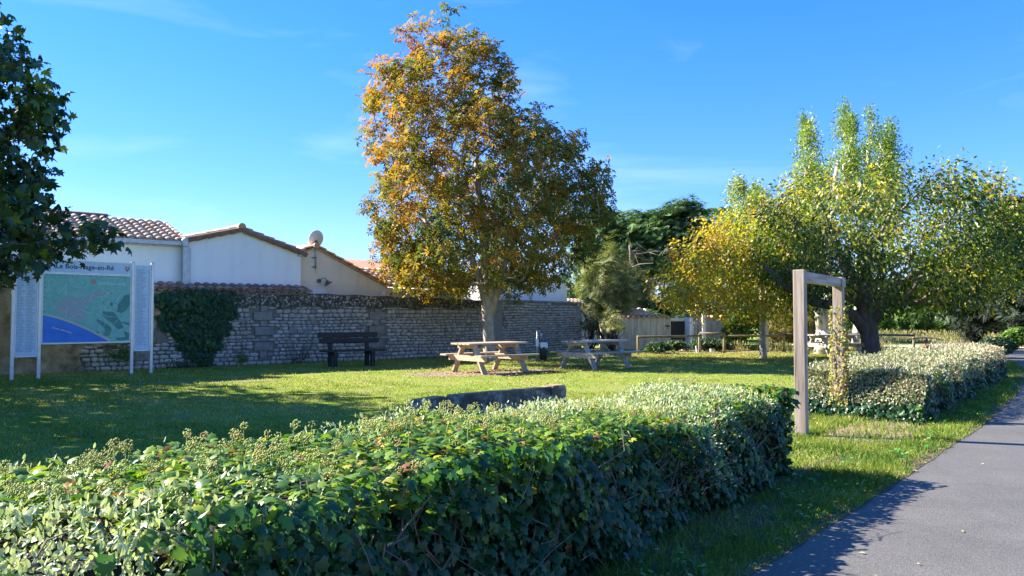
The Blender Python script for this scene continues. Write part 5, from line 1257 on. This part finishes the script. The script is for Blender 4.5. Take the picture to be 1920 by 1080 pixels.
# ------------------------------------------------------------ hedges
def hedge(label, s0, s1, n_front, n_back0, n_back1, h, seed, specs, ntop, twigs=120, inst=None, litf=None, bulge=.06):
    """box-like hedge; leaves on top, both faces and ends"""
    r = np.random.default_rng(seed); root = empty('hedge', HD((s0 + s1) / 2, (n_front + n_back0) / 2)); tag(root, label, 'hedge'); loc = np.array(root.location)
    nb = lambda s: np.interp(s, [s0, s1], [n_back0, n_back1])
    def ht(s, n): return h + (.065 * np.clip((4.2 - s) / 2.0, 0, 1) if seed == 1 else 0) + bulge * (np.sin(s * 1.9 + 1) * .5 + np.sin(s * 4.3 + n * 2) * .35 + np.sin(s * 9.1 + n * 5) * .2)
    # dense twiggy core
    k = 60; ring = []
    for i in range(k + 1):
        s = s0 + .12 + (s1 - s0 - .24) * i / k; zt = ht(s, -3) - .16
        ring.append([HD(s, n_front - .16, 0), HD(s, n_front - .13, zt * .6), HD(s, n_front - .22, zt), HD(s, nb(s) + .22, zt), HD(s, nb(s) + .14, zt * .6), HD(s, nb(s) + .16, 0)])
    V = np.array(ring).reshape(-1, 3) - loc; F = [[i * 6 + a, i * 6 + (a + 1) % 6, (i + 1) * 6 + (a + 1) % 6, (i + 1) * 6 + a] for i in range(k) for a in range(6)]
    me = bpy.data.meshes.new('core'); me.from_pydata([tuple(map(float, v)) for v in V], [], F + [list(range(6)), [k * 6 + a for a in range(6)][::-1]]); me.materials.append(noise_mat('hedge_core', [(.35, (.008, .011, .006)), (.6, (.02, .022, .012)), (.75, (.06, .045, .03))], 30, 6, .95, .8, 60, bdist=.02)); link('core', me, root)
    # twigs
    m = MB()
    for q in range(twigs):
        s = r.uniform(s0 + .1, s1 - .1); f = r.uniform()
        p = HD(s, n_front - .10, r.uniform(.03, h * .7)) if f < .7 else HD(s1 - .1 if seed == 1 else s0 + .1, r.uniform(nb(s1) + .1, n_front - .1), r.uniform(.03, h * .7))
        d = np.array([*(Nn * r.uniform(.0, .14)), r.uniform(.08, .35)]) + np.array([*(D * r.normal() * .18), 0]); 
        m.tube([p - loc, p + d * .5 + r.normal(size=3) * .02 - loc, p + d - loc], [.007, .005, .0025], 4)
    o = m.build('twig', M['twig'], root)
    # sample surface points: 0 top, 1 front, 2 back, 3 end near, 4 end far
    def sample(N, faces_w):
        f = r.choice(5, N, p=np.array(faces_w) / sum(faces_w)); s = r.uniform(s0, s1, N); u = r.uniform(0, 1, N); dep = r.uniform(0, 1, N) ** 1.5 * .16
        n_ = np.where(f == 0, n_front + (nb(s) - n_front) * u, np.where(f == 1, n_front - dep, np.where(f == 2, nb(s) + dep, n_front + (nb(s) - n_front) * u)))
        s = np.where(f == 3, s0 + dep, np.where(f == 4, s1 - dep, s)); H = ht(s, n_)
        rnd = .10 * np.clip(1 - np.minimum(np.abs(n_ - n_front), np.abs(n_ - nb(s))) / .16, 0, 1) ** 2
        z = np.where(f == 0, H - dep * 1.1 - rnd, r.uniform(.02, 1, N) * (H - .03))
        bul = .05 * np.sin(s * 3.3 + z * 5) + .04 * np.sin(s * 8 + z * 9)
        n_ = n_ + np.where(f == 1, bul, np.where(f == 2, -bul, 0)); s = s + np.where(f == 4, bul, np.where(f == 3, -bul - (.22 * np.clip(1 - z / H, 0, 1) if seed == 2 else 0), 0))
        out = np.zeros((N, 3)); out[f == 0] = [0, 0, 1]; out[f == 1] = [*Nn, .15]; out[f == 2] = [*(-Nn), .15]; out[f == 3] = [*(-D), .15]; out[f == 4] = [*D, .15]
        P = np.stack([s * D[0] + n_ * Nn[0], s * D[1] + n_ * Nn[1], z], 1)
        return P, out, s, n_, z, f
    for (nm, N, wts, T, size, mat, prob, tf, tipup, ins) in specs:
        P, out, s, n_, z, f = sample(N, wts); ok = r.uniform(0, 1, N) < prob(s, n_, z, f); P, out, s, n_, z, f = [a[ok] for a in (P, out, s, n_, z, f)]; n = len(P)
        if tipup == 'ivy':
            nrm = out * .8 + unit(n, r) * .55 + [0, 0, .25]; tip = np.where((f == 0)[:, None], unit(n, r) * [1, 1, .3], np.array([0, 0, -1.0]) + unit(n, r) * .55) + out * .2
        elif tipup == 'up':
            nrm = unit(n, r) + out * .3; tip = out * .9 + np.array([0, 0, .7]) + unit(n, r) * .55
            P = P + np.where((f == 0)[:, None], np.array([0, 0, 1.0]) * np.abs(r.normal(size=n))[:, None] * .025, 0)
        sz = size * r.uniform(.55, 1.3, n) * (1.0 if tipup != 'ivy' else np.where(f == 0, .95, 1.05))
        near = (f != 2)
        leaf_cloud(nm, P, frames(nrm, tip), sz, T, tf(P, s, n_, z, f, r), M[mat], root, inst=ins, near=near)
    return root, ht, nb

# where hedge 1 is silvery shrub instead of ivy
def silv1(s, n, z, f):
    u = (n + 2.30) / -1.5
    a = 1 / (1 + np.exp(-((.88 - s) + .35 * np.sin(n * 5 + s) + .25 * np.sin(z * 9 + s * 4)) * 5)) * (z > .28 + .12 * np.sin(s * 7))   # near left end
    far = 1 / (1 + np.exp(-((s - 4.3) * .9 + (u - .55) * 3.2 + .5 * np.sin(s * 4 + n * 3)) * 3)) * (z > .62) * (s < 6.7)
    patch = np.exp(-((s - 5.5) / .45) ** 2) * (f == 1) * (z > .15) * .65
    nearfront = np.exp(-((s - 1.05) / .26) ** 2) * (n > -2.8) * (z > .3) * .9
    return np.clip(a * .95 + far * .92 + patch + nearfront, 0, 1)
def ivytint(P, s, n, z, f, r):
    return np.where(f == 0, .66, .20 + .22 * np.clip((z - .62) / .15, 0, 1)) + .12 * lnoise(P, 3.5, 6) + .15 * r.normal(size=len(P)) + (r.uniform(0, 1, len(P)) < .012) * .5  # sunlit top and upper edge put into the leaf tint
def siltint(P, s, n, z, f, r): return .5 + .2 * r.normal(size=len(P)) + .1 * lnoise(P, 4, 3)
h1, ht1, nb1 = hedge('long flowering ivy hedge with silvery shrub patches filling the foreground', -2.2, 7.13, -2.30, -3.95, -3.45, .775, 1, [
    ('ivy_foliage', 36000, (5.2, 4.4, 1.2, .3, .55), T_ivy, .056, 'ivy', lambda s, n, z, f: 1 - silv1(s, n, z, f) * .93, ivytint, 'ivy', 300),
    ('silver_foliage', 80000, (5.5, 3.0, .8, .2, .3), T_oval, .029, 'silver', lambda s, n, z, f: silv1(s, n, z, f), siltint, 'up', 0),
], 0, 260)
# yellow green stems and flower heads above hedge 1
def umbels():
    r = np.random.default_rng(55); loc = np.array(h1.location); st = MB(); VV = []; FF = []; TT = []; nv = 0
    OV = np.array([(1, 0, 0), (-1, 0, 0), (0, 1, 0), (0, -1, 0), (0, 0, 1), (0, 0, -1)], float); OF = np.array([[0, 2, 4], [2, 1, 4], [1, 3, 4], [3, 0, 4], [2, 0, 5], [1, 2, 5], [3, 1, 5], [0, 3, 5]])
    for k in range(300):
        s = r.uniform(.3, 7.0); u = r.uniform(0, 1) ** .6; n = -2.35 + (nb1(s) + .1 + 2.35) * u
        if silv1(np.array([s]), np.array([n]), np.array([.8]), np.array([0]))[0] > .5 and r.uniform() < .88: continue
        hgt = r.uniform(-.01, .055) + (.06 if r.uniform() < .06 else 0); b = HD(s, n, float(ht1(s, n)) - .06); c = b + np.array([r.normal() * .02, r.normal() * .02, .06 + hgt])
        st.tube([b - loc, (b + c) / 2 + r.normal(size=3) * .006 - loc, c - loc], [.003, .0025, .002], 4)
        for g in range(r.integers(1, 4)):
            cc = c + (r.normal(size=3) * [.03, .03, .014] if g else 0); nb_ = 26; d = unit(nb_, r); R0 = r.uniform(.016, .024)
            P = cc + d * R0; V = P[:, None] + OV[None] * r.uniform(.0036, .0052, nb_)[:, None, None]
            VV.append(V.reshape(-1, 3) - loc); FF.append((OF[None] + (np.arange(nb_) * 6)[:, None, None]).reshape(-1, 3) + nv); nv += nb_ * 6; TT.append(np.full(nb_ * 8, np.clip(r.normal() * .3 + .4, 0, 1)))
    st.build('flower_stem', M['ivy_flower'], h1)['kind'] = 'stuff'; st2 = link('flower_head', mesh_np('flower_head', np.concatenate(VV), np.concatenate(FF), M['ivy_flower'], np.concatenate(TT)), h1); st2['kind'] = 'stuff'
    # runners and bare twigs poking out
    m = MB()
    for k in range(70):
        s = r.uniform(.2, 7); p = HD(s, -2.30 + r.uniform(-.05, .03), r.uniform(.1, .8)); d = np.array([*(D * r.normal() * .2), r.uniform(-.15, .18)]); q = p + d * .5 + np.array([*(Nn * .05), 0]) + r.normal(size=3) * .03
        m.tube([p - loc, q - loc, p + d + r.normal(size=3) * .03 - loc], [.0035, .003, .0018], 4)
    for k in range(26):
        s = r.uniform(.3, 2.3); p = HD(s, -2.34, r.uniform(.02, .2)); d = np.array([*(D * r.normal() * .12), r.uniform(.3, .5)])
        m.tube([p - loc, p + d * .5 + np.array([*(Nn * .05), 0]) + r.normal(size=3) * .02 - loc, p + d + r.normal(size=3) * .03 - loc], [.009, .006, .003], 5)
    m.build('runner', M['twig'], h1)['kind'] = 'stuff'
umbels()
def mix2(s, n, z, f): 
    ivy = np.clip(np.exp(-((z - .2) / .22) ** 2) * (f == 1) * .9 + (f == 3) * np.exp(-((z - .15) / .25) ** 2) * .8 + (f == 1) * (np.sin(s * 2.1) > .1) * .6, 0, 1); return ivy
def tan2(P, s, n, z, f, r): return .42 + .22 * r.normal(size=len(P)) + .16 * lnoise(P, 2.2, 8) + np.where(s > 17.5, .3, 0)
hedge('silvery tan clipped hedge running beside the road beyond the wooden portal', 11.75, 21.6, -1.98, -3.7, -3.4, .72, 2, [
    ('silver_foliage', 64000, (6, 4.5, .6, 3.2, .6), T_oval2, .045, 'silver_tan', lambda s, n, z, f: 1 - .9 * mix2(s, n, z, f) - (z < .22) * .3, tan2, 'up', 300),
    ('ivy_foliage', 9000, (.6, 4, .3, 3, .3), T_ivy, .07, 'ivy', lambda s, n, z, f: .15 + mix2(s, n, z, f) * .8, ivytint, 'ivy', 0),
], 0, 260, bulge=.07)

# ------------------------------------------------------------ grass, weeds, fallen leaves
def in_lawn(X, Y):
    n = X * Nn[0] + Y * Nn[1]; s = X * D[0] + Y * D[1]
    rl = np.interp(s, [a[0] for a in roadL], [a[1] for a in roadL])
    ok = (n < rl + .03)
    ok &= ~((s > -2.2) & (s < 7.1) & (n > np.interp(s, [-2.2, 7.1], [-4.05, -3.4])) & (n < -2.32))
    ok &= ~((s > 11.75) & (s < 22.6) & (n > -3.7) & (n < -2.05))
    wl = Y - (29 + .8 * X); ok &= ~((X < -.7) & (wl > -.05)); ok &= ~((X >= -.8) & (X < 3.1) & ((Y - (CORN[1] + (X - CORN[0]) * A2[1] / A2[0])) > -.08))
    return ok, s, n, rl
def grass():
    r = np.random.default_rng(101)
    def batch(N, y0, y1, a0, a1, powr):
        Y = y0 * (y1 / y0) ** r.uniform(0, 1, N) if powr else r.uniform(y0, y1, N); X = np.tan(r.uniform(a0, a1, N)) * Y; return X, Y
    X1, Y1 = batch(330000, 6.0, 34, -.62, .64, True); X2, Y2 = batch(150000, 3.2, 15, .03, .62, True)
    X, Y = np.concatenate([X1, X2]), np.concatenate([Y1, Y2]); ok, s, n, rl = in_lawn(X, Y)
    # bare spots
    P3 = np.stack([X, Y, 0 * X], 1); bare = ((X + .75) ** 2 / 3.4 + (Y - 19.7) ** 2 / .9 < 1) & (r.uniform(0, 1, len(X)) < .8)
    lit = (s > -2) & (s < 7.3) & (n > -2.4) & (n < -1.95 + .08 * np.sin(s * 5)) & (r.uniform(0, 1, len(X)) < .62); l3 = (s > 9.2) & (s < 12) & (np.abs(n + 2.35) < .45) & (r.uniform(0, 1, len(X)) < .75)
    l4 = (s > 11.7) & (s < 22) & (n < -1.85) & (r.uniform(0, 1, len(X)) < .6); thin = (lnoise(P3, 1.6, 12) > .38) & (r.uniform(0, 1, len(X)) < .75)
    ok &= ~(bare | lit | l3 | l4 | thin); X, Y, s, n, rl = X[ok], Y[ok], s[ok], n[ok], rl[ok]; N = len(X); P3 = P3[ok]
    verge = (n > -2.5) & (n < rl + .1) | ((s > 7) & (s < 12) & (n > -3.8))
    d = np.sqrt(X ** 2 + Y ** 2); h = np.where(verge, r.uniform(.035, .085, N), r.uniform(.018, .042, N)) * np.clip(1 + .02 * (d - 10), 1, 1.3) * (1 + .35 * lnoise(P3, 2.4, 9))
    h = np.maximum(h, .012); h = np.where(n > rl - .06, h * .7, h)
    wd = np.clip(.0035 * (.6 + d / 9), .003, .012); a = r.uniform(0, 6.28, N); lean = unit(N, r)[:, :2] * (h * .75)[:, None]
    B0 = np.stack([X, Y, np.full(N, -.004)], 1); off = np.stack([np.cos(a) * wd, np.sin(a) * wd, 0 * a], 1); tip = B0 + np.stack([lean[:, 0], lean[:, 1], h], 1)
    V = np.stack([B0 - off, B0 + off, tip], 1).reshape(-1, 3); F = np.arange(3 * N).reshape(-1, 3)
    tint = .64 + .17 * lnoise(P3, .8, 21) + .16 * lnoise(P3, 3.0, 22) + .17 * r.normal(size=N) - .20 * verge
    o = link('grass', mesh_np('grass', V, F, M['grass'], np.clip(tint, 0, 1))); tag(o, 'short patchy lawn grass around the picnic tables and along the road', 'grass', kind='stuff')
grass()
def weeds():
    r = np.random.default_rng(31); P = []; S_ = []; Tt = []
    for k in range(150):
        s = r.uniform(1.5, 24); n = np.interp(s, [a[0] for a in roadL], [a[1] for a in roadL]) - abs(r.normal()) * .35 - .04; c = HD(s, n)
        if n < -2.35 and not (7.3 < s < 9.4): continue
        m_ = r.integers(6, 22); P.append(c + np.stack([r.normal(size=m_) * .07, r.normal(size=m_) * .07, r.uniform(.01, .09, m_)], 1)); S_.append(r.uniform(.025, .06, m_)); Tt.append(np.full(m_, r.uniform(.1, .9)) + r.normal(size=m_) * .1)
    P = np.concatenate(P); n = len(P)
    o = leaf_cloud('weeds', P, frames(unit(n, r) * .6 + [0, 0, 1], unit(n, r)), np.concatenate(S_), T_oval, np.concatenate(Tt), M['weed']); tag(o, 'low broad leaved weeds along the verge between the hedges and the road', 'weeds', kind='stuff')
    # tall dry grasses and field growth beyond the fence
    P = []; 
    N = 9000; Y = r.uniform(31.5, 34, N); X = r.uniform(9.2, 16.5, N); ok = r.uniform(0, 1, N) < .5 + .5 * np.sin(X * 3); P.append(np.stack([X, Y, 0 * X], 1)[ok])
    N = 16000; Y = r.uniform(41.5, 50, N); az = r.uniform(.33, .66, N); X = np.tan(az) * Y; ok = np.sin(X * .5 + Y) * .5 + .6 > r.uniform(0, 1, N); ok &= ~((X > 29.5) & (X < 35)); P.append(np.stack([X, Y, 0 * X], 1)[ok])
    N = 6000; Y = r.uniform(29, 40, N); X = Y * r.uniform(.615, .72, N); ok = X * Nn[0] + Y * Nn[1] < -4; P.append(np.stack([X, Y, 0 * X], 1)[ok])
    P = np.concatenate(P); n = len(P)
    tipd = np.array([0, 0, 1.0]) + unit(n, r) * .35
    o = leaf_cloud('tall_grass', P, frames(unit(n, r), tipd), np.where(P[:, 1] < 36, r.uniform(.2, .5, n), r.uniform(.25, .7, n)), T_tuft, .45 + .22 * lnoise(P, .5, 3) + .2 * r.normal(size=n), M['drygrass']); tag(o, 'tall pale dry grasses beyond the wooden fence and in the clearing', 'grass', kind='stuff')
    # fallen leaves
    def sc(N, cx, cy, sx, sy): return np.stack([cx + r.normal(size=N) * sx, cy + r.normal(size=N) * sy, r.uniform(.02, .045, N)], 1)
    P = np.concatenate([sc(1500, .3, 22.3, 2.8, 2.0), sc(700, -.7, 19.8, 1.4, .8), sc(4200, 7.5, 27.3, 3.2, 1.9), sc(500, 3, 14, 5, 4), sc(380, *HD(9.2, -2.2)[:2], 1.2, 1.2), sc(500, *HD(5.5, -2.1)[:2], 1.8, 2.2), sc(160, 4, 9, 3, 4)])
    ok, s, n_, rl = in_lawn(P[:, 0], P[:, 1]); P = P[ok]; n = len(P)
    o = leaf_cloud('fallen_leaves', P, frames(unit(n, r) * .35 + [0, 0, 1], unit(n, r)), r.uniform(.035, .085, n) * np.where(P[:, 1] > 12, 1.15, .75), T_oval2, r.uniform(0, 1, n), M['fallen']); tag(o, 'yellow and brown fallen leaves scattered over the lawn', 'fallen leaves', kind='stuff')
    Q = np.array([(2.1, 4.75), (2.35, 4.55), (3.0, 5.2), (3.9, 8.0), (2.0, 4.35), (4.6, 7.6), (3.3, 4.4), (5.1, 8.9)]); P = np.column_stack([Q, np.full(len(Q), .014)]); n = len(P)
    o = leaf_cloud('road_leaves', P, frames(unit(n, r) * .2 + [0, 0, 1], unit(n, r)), r.uniform(.03, .05, n), T_oval2, np.full(n, .9), M['fallen']); tag(o, 'few small dry leaves lying on the grey asphalt', 'fallen leaves', kind='stuff')
weeds()
